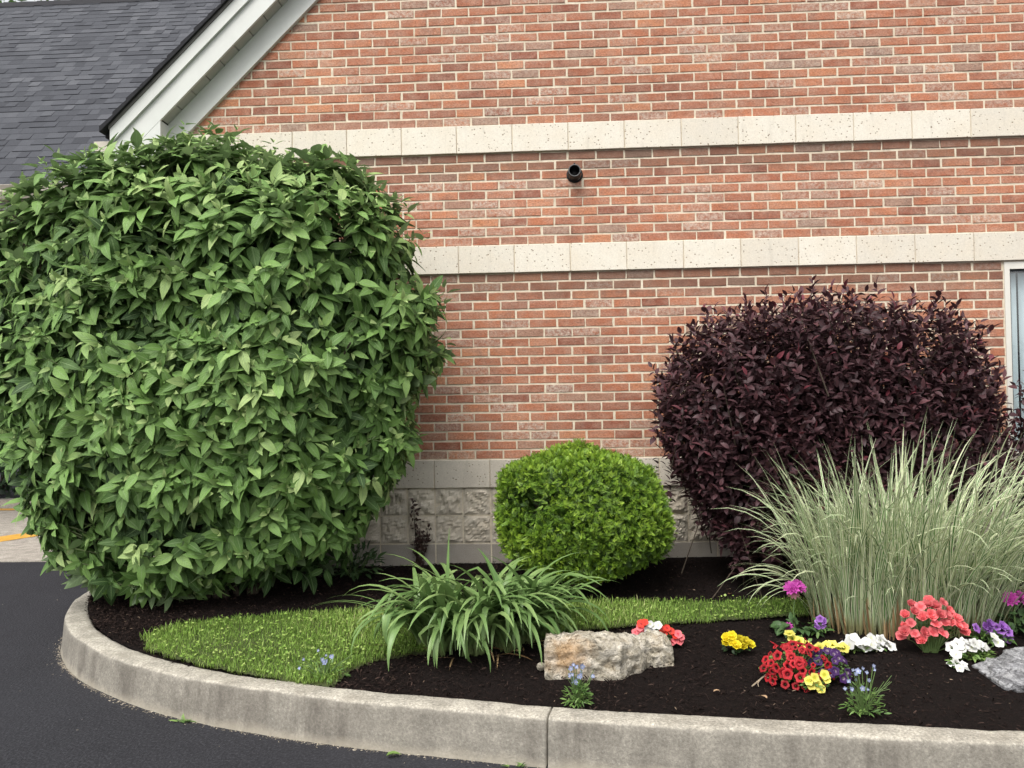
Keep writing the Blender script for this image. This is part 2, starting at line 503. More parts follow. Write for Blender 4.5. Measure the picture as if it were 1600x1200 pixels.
class MB:
    """collects simple solids into one mesh"""
    def __init__(s):
        s.V, s.F = [], []

    def add(s, V, F):
        b = len(s.V)
        s.V += [tuple(v) for v in V]
        s.F += [tuple(i+b for i in f) for f in F]
        return s

    def box(s, x0, x1, y0, y1, z0, z1):
        V = [(x0, y0, z0), (x1, y0, z0), (x1, y1, z0), (x0, y1, z0), (x0, y0, z1), (x1, y0, z1), (x1, y1, z1), (x0, y1, z1)]
        return s.add(V, [(0, 3, 2, 1), (4, 5, 6, 7), (0, 1, 5, 4), (1, 2, 6, 5), (2, 3, 7, 6), (3, 0, 4, 7)])

    def prism_y(s, poly, y0, y1):
        """poly in (x,z), counter-clockwise seen from the front (-y)"""
        n = len(poly)
        V = [(x, y0, z) for x, z in poly] + [(x, y1, z) for x, z in poly]
        F = [tuple(range(n)), tuple(range(2*n-1, n-1, -1))]
        F += [(i, i+n, (i+1) % n+n, (i+1) % n) for i in range(n)]
        return s.add(V, F)

    def tube(s, pts, rad, n=6, cap=True):
        pts = [np.array(p, float) for p in pts]
        if not hasattr(rad, '__len__'):
            rad = [rad]*len(pts)
        b = len(s.V)
        for i, p in enumerate(pts):
            d = pts[min(i+1, len(pts)-1)] - pts[max(i-1, 0)]
            d = d/(np.linalg.norm(d)+1e-9)
            a = np.cross(d, (0.31, 0.95, 0.1) if abs(d[2]) > 0.8 else (0, 0, 1))
            a /= np.linalg.norm(a)
            c = np.cross(d, a)
            for k in range(n):
                t = 2*pi*k/n
                s.V.append(tuple(p + rad[i]*(cos(t)*a + sin(t)*c)))
        for i in range(len(pts)-1):
            for k in range(n):
                s.F.append((b+i*n+k, b+i*n+(k+1) % n, b+(i+1)*n+(k+1) % n, b+(i+1)*n+k))
        if cap:
            s.F.append(tuple(b+k for k in range(n-1, -1, -1)))
            s.F.append(tuple(b+(len(pts)-1)*n+k for k in range(n)))
        return s

    def lathe_y(s, prof, cx, cz, n=20):
        """prof = [(radius, y)] about an axis along y"""
        b = len(s.V)
        for r, y in prof:
            for k in range(n):
                t = 2*pi*k/n
                s.V.append((cx+r*cos(t), y, cz+r*sin(t)))
        for i in range(len(prof)-1):
            for k in range(n):
                s.F.append((b+i*n+k, b+i*n+(k+1) % n, b+(i+1)*n+(k+1) % n, b+(i+1)*n+k))
        return s

    def build(s, name, mat, parent=None, smooth=False, kind=None):
        o = obj(name, s.V, s.F, mat, None, None, smooth, kind)
        if parent is not None:
            under(o, parent)
        return o


def vnoise(P, seed=0):
    """cheap smooth value noise, about -1..1"""
    P = np.asarray(P, float)
    r = np.random.default_rng(seed)
    out = np.zeros(len(P))
    for _ in range(6):
        w = r.normal(size=3)
        w /= np.linalg.norm(w)
        w *= r.uniform(0.7, 1.5)
        out += np.sin(P @ w + r.uniform(0, 6.28))
    return out/3.0


def fbm(P, scale, octs=4, seed=0, gain=0.5):
    P = np.asarray(P, float)
    o = np.zeros(len(P))
    a = 1.0
    for k in range(octs):
        o += a*vnoise(P*scale*(2.03**k), seed+k*13)
        a *= gain
    return o


# ------------------------------------------------------------------ leaf geometry
def strip(n, width_fn, curve=0.0, fold=0.15, wave=0.0, dz=None):
    """unit-length leaf along +X, midrib in the middle, normal +Z. returns V,F,A(across),L(along)"""
    V, A, L = [], [], []
    for i in range(n+1):
        t = i/n
        w = width_fn(t)
        z = -curve*t*t
        x = t - 0.18*curve*t**3
        for sgn in (-1, 0, 1):
            V.append((x, sgn*w*0.5, z + abs(sgn)*w*fold + (wave*sin(t*9+sgn*1.3)*w*abs(sgn) if wave else 0)))
            A.append(abs(sgn))
            L.append(t)
    F = []
    for i in range(n):
        a = i*3
        F += [(a, a+3, a+4, a+1), (a+1, a+4, a+5, a+2)]
    return np.array(V), np.array(F), np.array(A, float), np.array(L, float)


def ovate(w, k=0.75):
    return lambda t: w*max(0.02, sin(pi*min(1.0, max(0.0, t))**k))**0.85 if 0.001 < t < 0.999 else w*0.04


def frames(D, Nn):
    """columns: direction, side, normal"""
    D = D/np.linalg.norm(D, axis=1, keepdims=True)
    Nn = Nn - (Nn*D).sum(1, keepdims=True)*D
    ln = np.linalg.norm(Nn, axis=1, keepdims=True)
    Nn = np.where(ln > 1e-4, Nn/np.maximum(ln, 1e-4), np.array([0, 0, 1.0]))
    S = np.cross(Nn, D)
    return np.stack([D, S, Nn], 2)


class Leaves:
    """instances of leaf templates: position, 3x3 frame, size, tint"""
    def __init__(s, templates):
        s.T = templates
        s.k, s.P, s.R, s.S, s.c = [], [], [], [], []

    def add(s, P, R, S, tint, k=None):
        n = len(P)
        s.k.append(rng.integers(0, len(s.T), n) if k is None else np.full(n, k))
        s.P.append(P)
        s.R.append(R)
        s.S.append(S)
        s.c.append(np.clip(tint, 0, 1))

    def finish(s):
        s.k, s.P, s.R, s.S, s.c = map(np.concatenate, (s.k, s.P, s.R, s.S, s.c))

    def merged(s, idx):
        Vs, Fs, Ls = [], [], []
        b = 0
        for k, (V, F, A, L) in enumerate(s.T):
            ii = idx[s.k[idx] == k]
            if not len(ii):
                continue
            W = np.einsum('nij,vj->nvi', s.R[ii]*s.S[ii][:, None, None], V) + s.P[ii][:, None, :]
            nv = len(V)
            Fa = (F[None]+(np.arange(len(ii))*nv)[:, None, None]+b).reshape(-1, F.shape[1])
            lf = np.zeros((len(ii), nv, 4))
            lf[..., 0] = s.c[ii][:, None]
            lf[..., 1] = A
            lf[..., 2] = L
            lf[..., 3] = 1
            Vs.append(W.reshape(-1, 3))
            Fs.append(Fa)
            Ls.append(lf.reshape(-1, 4))
            b += len(ii)*nv
        return np.concatenate(Vs), np.concatenate(Fs), np.concatenate(Ls)

    def pick(s, n, cell=10, hide=None):
        """the n leaves that show largest from the photograph's side"""
        C = s.P + s.R[:, :, 0]*(s.S*0.5)[:, None]
        q = project(C)
        ok = (q[:, 2] > 0.5) & (q[:, 0] > 4) & (q[:, 0] < 1596) & (q[:, 1] > 4) & (q[:, 1] < 1196)
        if hide is not None:
            ok &= ~hide(q)
        key = (q[:, 0]//cell).astype(int)*1000 + (q[:, 1]//cell).astype(int)
        mn = {}
        for i in np.nonzero(ok)[0]:
            if q[i, 2] < mn.get(key[i], 1e9):
                mn[key[i]] = q[i, 2]
        view = C - CAM
        view /= np.linalg.norm(view, axis=1, keepdims=True)
        face = np.abs((s.R[:, :, 2]*view).sum(1))
        sc = s.S/np.maximum(q[:, 2], 0.5)*(0.25+face)
        vis = np.array([ok[i] and q[i, 2] <= mn[key[i]]+1e-6 for i in range(len(sc))])
        sc = np.where(vis, sc, -1)
        o = np.argsort(-sc)[:n]
        return o[sc[o] > 0]

    def emit(s, root, part, mat, n=300, mass='foliage', cell=10, hide=None, tints=6, smooth=True):
        s.finish()
        loc = np.array(root.location)
        big = s.pick(n, cell, hide) if n else np.zeros(0, int)
        cache = {}
        for i in big:
            kk = (int(s.k[i]), int(s.c[i]*(tints-1)+0.5))
            if kk not in cache:
                V, F, A, L = s.T[kk[0]]
                lf = np.stack([np.full(len(V), kk[1]/(tints-1)), A, L, np.ones(len(V))], 1)
                cache[kk] = mk_mesh(part, V, F, mat, lf, smooth)
            o = bpy.data.objects.new(part, cache[kk])
            COL.objects.link(o)
            o.parent = root
            m = Matrix([list(r) for r in (s.R[i]*s.S[i])]).to_4x4()
            m.translation = Vector(s.P[i]-loc)
            o.matrix_basis = m
        rest = np.setdiff1d(np.arange(len(s.k)), big)
        if len(rest):
            V, F, lf = s.merged(rest)
            obj(mass, V-loc, F, mat, root, lf, smooth, 'stuff' if n else None)


def rand_unit(n):
    v = rng.normal(size=(n, 3))
    return v/np.linalg.norm(v, axis=1, keepdims=True)


class Blob:
    """a clipped shrub: rows (z, x_left, x_right), depth about cy"""
    def __init__(s, rows, cy, depth, exp=2.0, shrink=0.0):
        rows = sorted(rows)
        s.z = np.array([r[0] for r in rows])
        s.l = np.array([r[1] for r in rows])+shrink
        s.r = np.array([r[2] for r in rows])-shrink
        s.cy = cy
        s.dz = np.array([d[0] for d in depth])
        s.db = np.array([d[1] for d in depth])
        s.exp = exp

    def f(s, P):
        z = P[:, 2]
        l, r = np.interp(z, s.z, s.l), np.interp(z, s.z, s.r)
        a = np.maximum((r-l)/2, 0.02)
        b = np.interp(z, s.dz, s.db)
        v = (np.abs((P[:, 0]-(l+r)/2)/a)**s.exp + np.abs((P[:, 1]-s.cy)/b)**s.exp)**(1/s.exp)
        zt, zb = s.z[-1], s.z[0]
        over = np.maximum(0, z-zt) + np.maximum(0, zb-z)
        return v + over*8

    def surface(s, n, c=None, stretch=(1, 1, 1)):
        c = np.array(c if c is not None else ((s.l.mean()+s.r.mean())/2, s.cy, (s.z[0]+s.z[-1])/2))
        D = rand_unit(n)*np.array(stretch)
        D /= np.linalg.norm(D, axis=1, keepdims=True)
        lo, hi = np.zeros(n), np.full(n, 4.0)
        for _ in range(22):
            mid = (lo+hi)/2
            ins = s.f(c+D*mid[:, None]) < 1
            lo = np.where(ins, mid, lo)
            hi = np.where(ins, hi, mid)
        P = c + D*lo[:, None]
        e = 0.03
        G = np.stack([s.f(P+np.eye(3)[k]*e)-s.f(P-np.eye(3)[k]*e) for k in range(3)], 1)
        G /= np.maximum(np.linalg.norm(G, axis=1, keepdims=True), 1e-6)
        return P, G, c


# ------------------------------------------------------------------ the ground
def bed_z(x, y):
    t = np.clip((np.asarray(y)+2.4)/2.3, 0, 1)
    k = np.clip((np.asarray(x)-0.3)/1.5, 0, 1)
    u = np.clip((np.asarray(y)+1.0)/0.9, 0, 1)
    return 0.178 + 0.085*t*t*(3-2*t) + 0.045*k*u*u


obj('asphalt_ground', [(-150, -150, 0), (150, -150, 0), (150, 150, 0), (-150, 150, 0)], [(0, 1, 2, 3)], M['asphalt'], kind='structure')
MB().box(-14, -1.9, 1.43, 5.0, -0.1, 0.012).build('concrete_apron', M['pad'], kind='structure')
# yellow markings on the apron
sx, sy = 0.51, 0.86
st = MB()
for c0, ln, wd in (((-4.62, 2.42), 3.2, 0.36),):
    a = np.array(c0) - np.array((sx, sy))*1.6
    b = np.array(c0) + np.array((sx, sy))*0.9
    q = np.array((sy, -sx))*wd*0.5
    st.add([(*(a-q), 0.016), (*(a+q), 0.016), (*(b+q), 0.016), (*(b-q), 0.016)], [(0, 1, 2, 3)])
st.add([(-14, 4.72, 0.016), (-3.2, 4.72, 0.016), (-3.2, 4.90, 0.016), (-14, 4.90, 0.016)], [(0, 1, 2, 3)])
st.build('yellow_marking', M['yellow_paint'], kind='structure')
MB().box(-14, -1.9, 5.0, 5.18, -0.1, 0.12).build('far_kerb', M['pad'], kind='structure')

# kerb: outer top edge traced from the place, swept with a rounded section
O = [(-1.80, 3.2), (-1.80, 1.5), (-1.80, 0.5), (-1.79, -0.05), (-1.765, -0.35), (-1.69, -0.66), (-1.52, -1.01), (-1.36, -1.235), (-1.215, -1.40), (-1.00, -1.595),
     (-0.765, -1.765), (-0.47, -1.935), (-0.09, -2.095), (0.27, -2.215), (0.59, -2.295), (0.838, -2.352), (1.429, -2.468), (1.909, -2.540),
     (2.554, -2.617), (3.158, -2.68), (4.2, -2.775), (6.0, -2.90), (9.0, -3.05)]
O = np.array(O)


def catmull(P, per=10):
    Q = np.vstack([2*P[0]-P[1], P, 2*P[-1]-P[-2]])
    out = []
    for i in range(1, len(Q)-2):
        for k in range(per):
            t = k/per
            p0, p1, p2, p3 = Q[i-1], Q[i], Q[i+1], Q[i+2]
            out.append(0.5*((2*p1)+(-p0+p2)*t+(2*p0-5*p1+4*p2-p3)*t*t+(-p0+3*p1-3*p2+p3)*t**3))
    out.append(P[-1])
    return np.array(out)


KC = catmull(O)
for _ in range(6):
    KC[1:-1] = 0.25*KC[:-2]+0.5*KC[1:-1]+0.25*KC[2:]
tg = np.gradient(KC, axis=0)
tg /= np.linalg.norm(tg, axis=1, keepdims=True)
KN = np.stack([-tg[:, 1], tg[:, 0]], 1)       # points into the bed
KW, KH = 0.135, 0.19
prof = [(-0.026, -0.05), (-0.024, 0.0), (-0.014, 0.08), (-0.004, 0.160), (-0.001, 0.176), (0.005, 0.185), (0.014, 0.1893), (0.04, KH),
        (KW-0.04, KH), (KW-0.018, KH-0.002), (KW-0.006, KH-0.009), (KW, KH-0.022), (KW, 0.02)]


def kerb_piece(i0, i1, name):
    V, n = [], len(prof)
    idx = list(range(i0, i1+1))
    P, Nn = KC[idx], KN[idx]
    # finer stations
    tt = np.linspace(0, len(idx)-1, (len(idx)-1)*5+1)
    P = np.stack([np.interp(tt, range(len(idx)), P[:, k]) for k in (0, 1)], 1)
    Nn = np.stack([np.interp(tt, range(len(idx)), Nn[:, k]) for k in (0, 1)], 1)
    V = np.array([[(*(p+q*o), z) for o, z in prof] for p, q in zip(P, Nn)]).reshape(-1, 3)
    d = fbm(V, 9.0, 5, 3, 0.65)*0.0026
    V[:, 2] += d*(V[:, 2] > 0.1)
    V[:, 1] += fbm(V, 11.0, 5, 8, 0.65)*0.0030
    F = []
    m = len(P)
    for i in range(m-1):
        for j in range(n-1):
            a = i*n+j
            F.append((a, a+n, a+n+1, a+1))
    F.append(tuple(range(n)))
    F.append(tuple((m-1)*n+j for j in range(n-1, -1, -1)))
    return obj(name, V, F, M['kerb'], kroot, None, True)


kroot = bpy.data.objects.new('kerb', None)
COL.objects.link(kroot)
kroot['kind'] = 'structure'
kj = int(np.argmin(np.abs(KC[:, 0]-1.434) + (KC[:, 1] > -1)*9))
KC2 = KC.copy()
j2 = int(np.argmin(np.abs(KC[:, 0]-4.6) + (KC[:, 1] > -1)*9))
gap = 0.0045
for a, b in ((0, kj), (kj, j2), (j2, len(KC)-1)):
    save = KC.copy()
    if a:
        KC[a] = KC[a]+tg[a]*gap
    if b < len(KC)-1:
        KC[b] = KC[b]-tg[b]*gap
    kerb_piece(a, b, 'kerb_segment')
    KC = save

# planting bed, raised a little towards the wall, its surface lumpy
KI = KC + KN*(KW-0.015)
ins = []
for p in KI:
    if p[1] > -0.3:
        ins.append((-1.30, max(p[1], 0.02)))
    else:
        ins.append((np.clip(p[0]*1.0+0.25*max(0, -p[0]), -1.30, 9.0), 0.02))
ins = np.array(ins)
for _ in range(30):
    ins[1:-1] = 0.25*ins[:-2]+0.5*ins[1:-1]+0.25*ins[2:]
KIf = np.stack([np.interp(np.linspace(0, len(KI)-1, 520), range(len(KI)), KI[:, k]) for k in (0, 1)], 1)
INf = np.stack([np.interp(np.linspace(0, len(KI)-1, 520), range(len(KI)), ins[:, k]) for k in (0, 1)], 1)
ns = 90
BV = np.zeros((520, ns, 3))
for j in range(ns):
    s_ = j/(ns-1)
    BV[:, j, :2] = KIf*(1-s_)+INf*s_
BV = BV.reshape(-1, 3)
BV[:, 2] = bed_z(BV[:, 0], BV[:, 1]) + fbm(BV, 5.0, 5, 21, 0.6)*0.006 - 0.006
ii = np.arange(519*ns).reshape(519, ns)[:, :-1].ravel()
BF = np.stack([ii, ii+ns, ii+ns+1, ii+1], 1)
obj('planting_bed', BV, BF, M['mulch'], smooth=True, kind='structure')

LAWN = np.array([(-0.757, -1.508), (-0.675, -1.354), (-0.5, -1.253), (-0.089, -1.15), (0.246, -1.131), (0.619, -1.113), (1.062, -1.028),
                 (1.592, -0.976), (1.972, -0.969), (2.349, -0.961), (2.654, -0.942), (2.881, -0.933), (3.0, -1.0),
                 (2.98, -1.178), (2.791, -1.218), (2.498, -1.266), (2.209, -1.314), (1.892, -1.351), (1.611, -1.417), (1.304, -1.535),
                 (0.92, -1.692), (0.735, -1.75), (0.59, -1.824), (0.491, -1.934), (0.447, -2.13), (0.30, -2.105), (0.0, -2.00), (-0.315, -1.875), (-0.62, -1.71)])


def inpoly(P, poly):
    x, y = P[:, 0], P[:, 1]
    c = np.zeros(len(P), bool)
    n = len(poly)
    for i in range(n):
        x0, y0 = poly[i]
        x1, y1 = poly[(i+1) % n]
        k = ((y0 > y) != (y1 > y)) & (x < (x1-x0)*(y-y0)/(y1-y0+1e-12)+x0)
        c ^= k
    return c


# lawn soil as a fine grid clipped to the outline
gx, gy = np.meshgrid(np.arange(-0.8, 3.05, 0.012), np.arange(-2.15, -0.9, 0.012), indexing='ij')
gp = np.stack([gx.ravel(), gy.ravel()], 1)
gin = inpoly(gp+0.006+rng.normal(0, 0.007, gp.shape), LAWN)
nyy = gx.shape[1]
q = np.nonzero(gin)[0]
q = q[((q % nyy) < nyy-1) & (q//nyy < gx.shape[0]-1)]
GV = np.column_stack([gp, bed_z(gp[:, 0], gp[:, 1])+0.010+0.006*fbm(np.column_stack([gp, gp[:, 0]*0]), 4, 3, 5)])
obj('lawn_soil', GV, np.stack([q, q+nyy, q+nyy+1, q+1], 1), M['soil'], smooth=True, kind='structure')

# ------------------------------------------------------------------ the brick building
bld = thing('brick_building', 'red brick gable building with three pale stone bands and white sloping eave', 'building', (0, 0, 0))
S_ = 0.975
Z0 = 0.823
C3 = 0.2032/3
BANDS = [(Z0, Z0+0.2032, 'base'), (2.380, 2.5833, 'band'), (3.2600, 3.4632, 'band')]
WX0, WX1, WZ0, WZ1 = 4.682, 5.95, 0.95, 2.372
XL, XRID = -1.335, 5.3


def rake(x, c):
    return (S_*x if x < XRID else S_*(2*XRID-x)) + c


wall = MB()
wall.prism_y([(XL, -0.2), (WX0, -0.2), (WX0, rake(WX0, 4.9)), (XL, rake(XL, 4.9))], 0.0040, 0.25)
wall.prism_y([(WX0, WZ1), (WX1, WZ1), (WX1, rake(WX1, 4.9)), (XRID, rake(XRID, 4.9)), (WX0, rake(WX0, 4.9))], 0.0040, 0.25)
wall.prism_y([(WX0, -0.2), (WX1, -0.2), (WX1, WZ0), (WX0, WZ0)], 0.0040, 0.25)
wall.prism_y([(WX1, -0.2), (11.9, -0.2), (11.9, rake(11.9, 4.9)), (WX1, rake(WX1, 4.9))], 0.0040, 0.25)
wall.build('mortar_wall', M['mortar'], bld)
sw = MB()
sw.box(XL, XL+0.25, 0.25, 6.0, -0.2, 3.4)
sw.box(11.65, 11.9, 0.25, 6.0, -0.2, 3.4)
sw.box(XL+0.25, 11.65, 5.75, 6.0, -0.2, 3.4)
sw.build('side_wall', M['brick'], bld)


def brick_tmpl(w, h, seed, d=0.03):
    r = random.Random(seed)
    j = lambda s: r.uniform(-s, s)
    pts = [(-w/2, -h/2), (-w/6, -h/2), (w/6, -h/2), (w/2, -h/2), (w/2, 0), (w/2, h/2), (w/6, h/2), (-w/6, h/2), (-w/2, h/2), (-w/2, 0)]
    o = [(x+j(0.0016), z+j(0.0014)) for x, z in pts]
    n = len(o)
    c = 0.0028
    tilt, tz = j(0.0016), j(0.0012)
    V = [(x*(1-2*c/w), 0+tilt*x/w*2+tz+j(0.0006), z*(1-2*c/h)) for x, z in o]
    V += [(x, 0.0035+tz, z) for x, z in o]
    V += [(x, d, z) for x, z in o]
    F = [tuple(range(n))]
    for a in (0, n):
        F += [(a+i, a+n+i, a+n+(i+1) % n, a+(i+1) % n) for i in range(n)]
    return V, F


def brick_tint(r, near=0.0):
    u = r.random()
    tone = min(1, max(0, r.gauss(0.50, 0.27)))
    grey, stn = 0.0, 0.0
    if u < 0.055:
        grey = r.uniform(0.55, 0.95)
        stn = r.uniform(0, 0.4)
    elif u < 0.24:
        stn = r.uniform(0.35, 0.85)
        grey = r.uniform(0, 0.35)
    elif u < 0.36:
        grey = r.uniform(0.10, 0.35)
        stn = r.uniform(0, 0.25)
    else:
        stn = r.uniform(0, 0.14)
    grey = min(1, grey+near*r.random())
    return (tone, grey, stn, 1.0)


BL, BH = 0.2032-0.0118, C3-0.0122
VAR = []
rb = random.Random(3)
for k in range(36):
    V, F = brick_tmpl(BL, BH, k)
    VAR.append(mk_mesh('brick', V, F, M['brick'], [brick_tint(rb)]*len(V)))
bricks = []      # (x, z, length)
PH = 0.005
secs = [(BANDS[0][1], 20, 1), (BANDS[1][1], 10, 1), (BANDS[2][1], 34, 1)]
for z0, nrow, par in secs:
    for r in range(nrow):
        z = z0 + (r+0.5)*C3
        off = 0.0 if (r+par) % 2 == 0 else 0.1016
        drift = rb.uniform(-0.006, 0.006)
        k0 = int((XL-0.2)/0.2032)-1
        for k in range(k0, 36):
            x0 = k*0.2032+off+PH+drift+rb.uniform(-0.003, 0.003)
            x1 = x0+BL
            x0, x1 = max(x0, XL+0.003), min(x1, 7.2)
            if x1-x0 < 0.03:
                continue
            if z-C3/2 > rake((x0+x1)/2, 4.78):
                continue
            parts = [(x0, x1)]
            if WZ0-0.03 < z < WZ1-0.005:
                parts = []
                if x0 < WX0-0.03:
                    parts.append((x0, min(x1, WX0-0.006)))
                if x1 > WX1+0.03:
                    parts.append((max(x0, WX1+0.006), x1))
            for a, b in parts:
                bricks.append(((a+b)/2, z + rb.uniform(-0.0015, 0.0015), b-a))
bq = project(np.array([(b[0], 0, b[1]) for b in bricks]))
free = (bq[:, 0] > 730) & (bq[:, 0] < 1590) & (bq[:, 1] > 6) & (bq[:, 1] < 440)
free |= (bq[:, 0] > 730) & (bq[:, 0] < 1010) & (bq[:, 1] >= 430) & (bq[:, 1] < 690)
full = np.array([abs(b[2]-BL) < 0.002 for b in bricks])
sc = np.where(free & full, 1/bq[:, 2], -1)
top300 = set(int(i) for i in np.argsort(-sc)[:300])
SV, SF, SL = [], [], []
for i, (x, z, l) in enumerate(bricks):
    if i in top300:
        o = bpy.data.objects.new('brick', rb.choice(VAR))
        COL.objects.link(o)
        o.parent = bld
        o.location = (x, rb.uniform(-0.0012, 0.0012), z)
    else:
        V, F = brick_tmpl(l, BH, 1000+i)
        y = rb.uniform(-0.0012, 0.0012)
        b = len(SV)
        SV += [(a+x, c+y, d+z) for a, c, d in V]
        SF += [tuple(k+b for k in f) for f in F]
        SL += [brick_tint(rb, 0.5 if any(abs(z-q) < 0.07 for q in (3.26, 3.463, 2.38, 2.583)) else 0.0)]*len(V)
obj('brickwork', SV, SF, M['brick'], bld, SL, kind='stuff')


# stone bands: bevelled blocks, each one placed by itself
def block_tmpl(w, h, y0, y1, seed):
    r = random.Random(seed)
    j = lambda: r.uniform(-0.0012, 0.0012)
    c = 0.003
    o = [(-w/2, -h/2), (0, -h/2), (w/2, -h/2), (w/2, h/2), (0, h/2), (-w/2, h/2)]
    o = [(x+j(), z+j()) for x, z in o]
    V = [(x*(1-2*c/w), y0, z*(1-2*c/h)) for x, z in o] + [(x, y0+c, z) for x, z in o] + [(x, y1, z) for x, z in o]
    n = 6
    F = [tuple(range(n))]
    for a in (0, n):
        F += [(a+i, a+n+i, a+n+(i+1) % n, a+(i+1) % n) for i in range(n)]
    return V, F


MOD = 0.4064
for z0, z1, kind in BANDS:
    proud = -0.020 if kind == 'band' else -0.022
    var = []
    for k in range(6):
        V, F = block_tmpl(MOD-0.006, 0.2032-0.002, proud, 0.02, k+50)
        var.append(mk_mesh('stone_block', V, F, M[kind], [(rb.random(), 0, 0, 1)]*len(V)))
    off = 0.0 if kind == 'band' else MOD/2
    for k in range(-4, 18):
        x0, x1 = k*MOD+off, (k+1)*MOD+off
        if x1 < XL+0.02:
            continue
        if x0 < XL:
            V, F = block_tmpl(x1-XL-0.006, 0.2012, proud, 0.02, k+90)
            o = obj('stone_block', V, F, M[kind], bld, [(rb.random(), 0, 0, 1)]*len(V))
            o.location = ((x1+XL)/2, 0, (z0+z1)/2)
            continue
        if kind == 'base' and x1 > 7:
            continue
        o = link('stone_block', rb.choice(var), bld)
        o.location = ((x0+x1)/2, rb.uniform(-0.0008, 0.0008), (z0+z1)/2)
# mortar strip behind the block joints, slightly set back from their faces
for z0, z1, kind in BANDS:
    MB().box(XL+0.002, 7.6, -0.0125, 0.006, z0+0.004, z1-0.004).build('joint_mortar', M['mortar'], bld)


def split_tmpl(w, h, seed, rough=0.013):
    n = 15
    g = np.linspace(-0.5, 0.5, n)
    X, Z = np.meshgrid(g*w, g*h, indexing='ij')
    e = np.minimum(1, np.minimum(0.5-np.abs(X/w), 0.5-np.abs(Z/h))*9)
    P = np.stack([X.ravel(), np.zeros(n*n), Z.ravel()], 1)
    d = fbm(P+seed*7.7, 48, 3, seed, 0.75).reshape(n, n)*rough*0.75
    Y = 0.004 - e*0.014 - d*e
    V = np.stack([X, Y, Z], -1).reshape(-1, 3)
    F = [(i*n+j, i*n+n+j, i*n+n+j+1, i*n+j+1) for i in range(n-1) for j in range(n-1)]
    return V, F


SVAR = []
for k in range(10):
    V, F = split_tmpl(MOD/2-0.010, 0.2032-0.010, k+1)
    SVAR.append(mk_mesh('split_block', V, F, M['split'], [(rb.random(), 0, 0, 1)]*len(V)))
PV = []
for k in range(4):
    V, F = block_tmpl(MOD-0.010, 0.2032-0.010, 0.0, 0.03, k+150)
    PV.append(mk_mesh('plain_block', V, F, M['plain'], [(rb.random(), 0, 0, 1)]*len(V)))
for k in range(-6, 34):
    for r in (0, 1):
        o = link('split_block', rb.choice(SVAR), bld)
        o.location = ((k+0.5)*MOD/2, 0, Z0-0.2032*(r+0.5))
for k in range(-3, 17):
    o = link('plain_block', rb.choice(PV), bld)
    o.location = ((k+1)*MOD, 0, Z0-0.2032*2.5)

# the white rake: frieze, soffit panels, two fascia boards, drip edge, shingle edge
def slant(c0, c1, y0, y1, x0, x1, name, mat, parent=bld, xr=None):
    b = MB()
    b.prism_y([(x0, S_*x0+c0), (x1, S_*x1+c0), (x1, S_*x1+c1), (x0, S_*x0+c1)], y0, y1)
    return b.build(name, mat, parent)


slant(4.632, 4.842, -0.032, 0.004, XL, XRID, 'frieze_board', M['white'])
px_ = 0.1088
smesh = MB()
smesh.prism_y([(0.0035, S_*0.0035+4.842), (px_-0.0035, S_*(px_-0.0035)+4.842), (px_-0.0035, S_*(px_-0.0035)+4.860), (0.0035, S_*0.0035+4.860)], -0.129, -0.002)
sm = mk_mesh('soffit_panel', smesh.V, smesh.F, M['soffit'])
k = 0
x = -1.276-px_*0.55
while x < 3.0:
    o = link('soffit_panel', sm, bld)
    o.location = (x, 0, S_*x)
    x += px_
slant(4.862, 4.9, -0.128, 0.0, XL, XRID, 'soffit_backing', M['drip'])
slant(4.836, 5.020, -0.150, -0.130, -1.700, XRID, 'fascia_board', M['white'])
slant(5.022, 5.130, -0.172, -0.130, -1.700, XRID, 'upper_fascia_board', M['white'])
slant(5.131, 5.160, -0.180, -0.130, -1.705, XRID, 'drip_edge', M['drip'])
rs = MB()
rs.prism_y([(XL, S_*-1.700+4.836-0.002), (XL, S_*XL+4.834), (-1.700, S_*-1.700+4.834)], -0.149, 0.05)
rs.box(-1.700, XL, -0.147, 0.05, 3.02, S_*-1.700+4.832)
rs.build('eave_return', M['white'], bld)
ed = MB()
ex = -1.76
re_ = random.Random(5)
while ex < XRID:
    l = 0.14*0.72
    k = re_.uniform(-0.006, 0.006)
    ed.prism_y([(ex, S_*ex+5.158), (ex+l, S_*(ex+l)+5.158), (ex+l, S_*(ex+l)+5.182+k), (ex, S_*ex+5.188+k+0.010)], -0.200-re_.uniform(0, 0.006), -0.128)
    ex += l
ed.build('shingle_edge', M['roofdark'], bld)
rf = MB()
rf.prism_y([(-1.76, S_*-1.76+5.14), (XRID, S_*XRID+5.14), (XRID, S_*XRID+5.19), (-1.76, S_*-1.76+5.19)], -0.127, 7.5)
rf.prism_y([(XRID, S_*XRID+5.14), (12.4, rake(12.4, 5.14)), (12.4, rake(12.4, 5.19)), (XRID, S_*XRID+5.19)], -0.127, 7.5)
rf.build('roof', M['roofdark'], bld)
gt = MB()
gt.prism_y([(-1.825, 3.335), (-1.805, 3.275), (-1.706, 3.275), (-1.706, 3.39), (-1.83, 3.39)], -0.155, 2.6)
gt.build('gutter', M['beige'], bld)

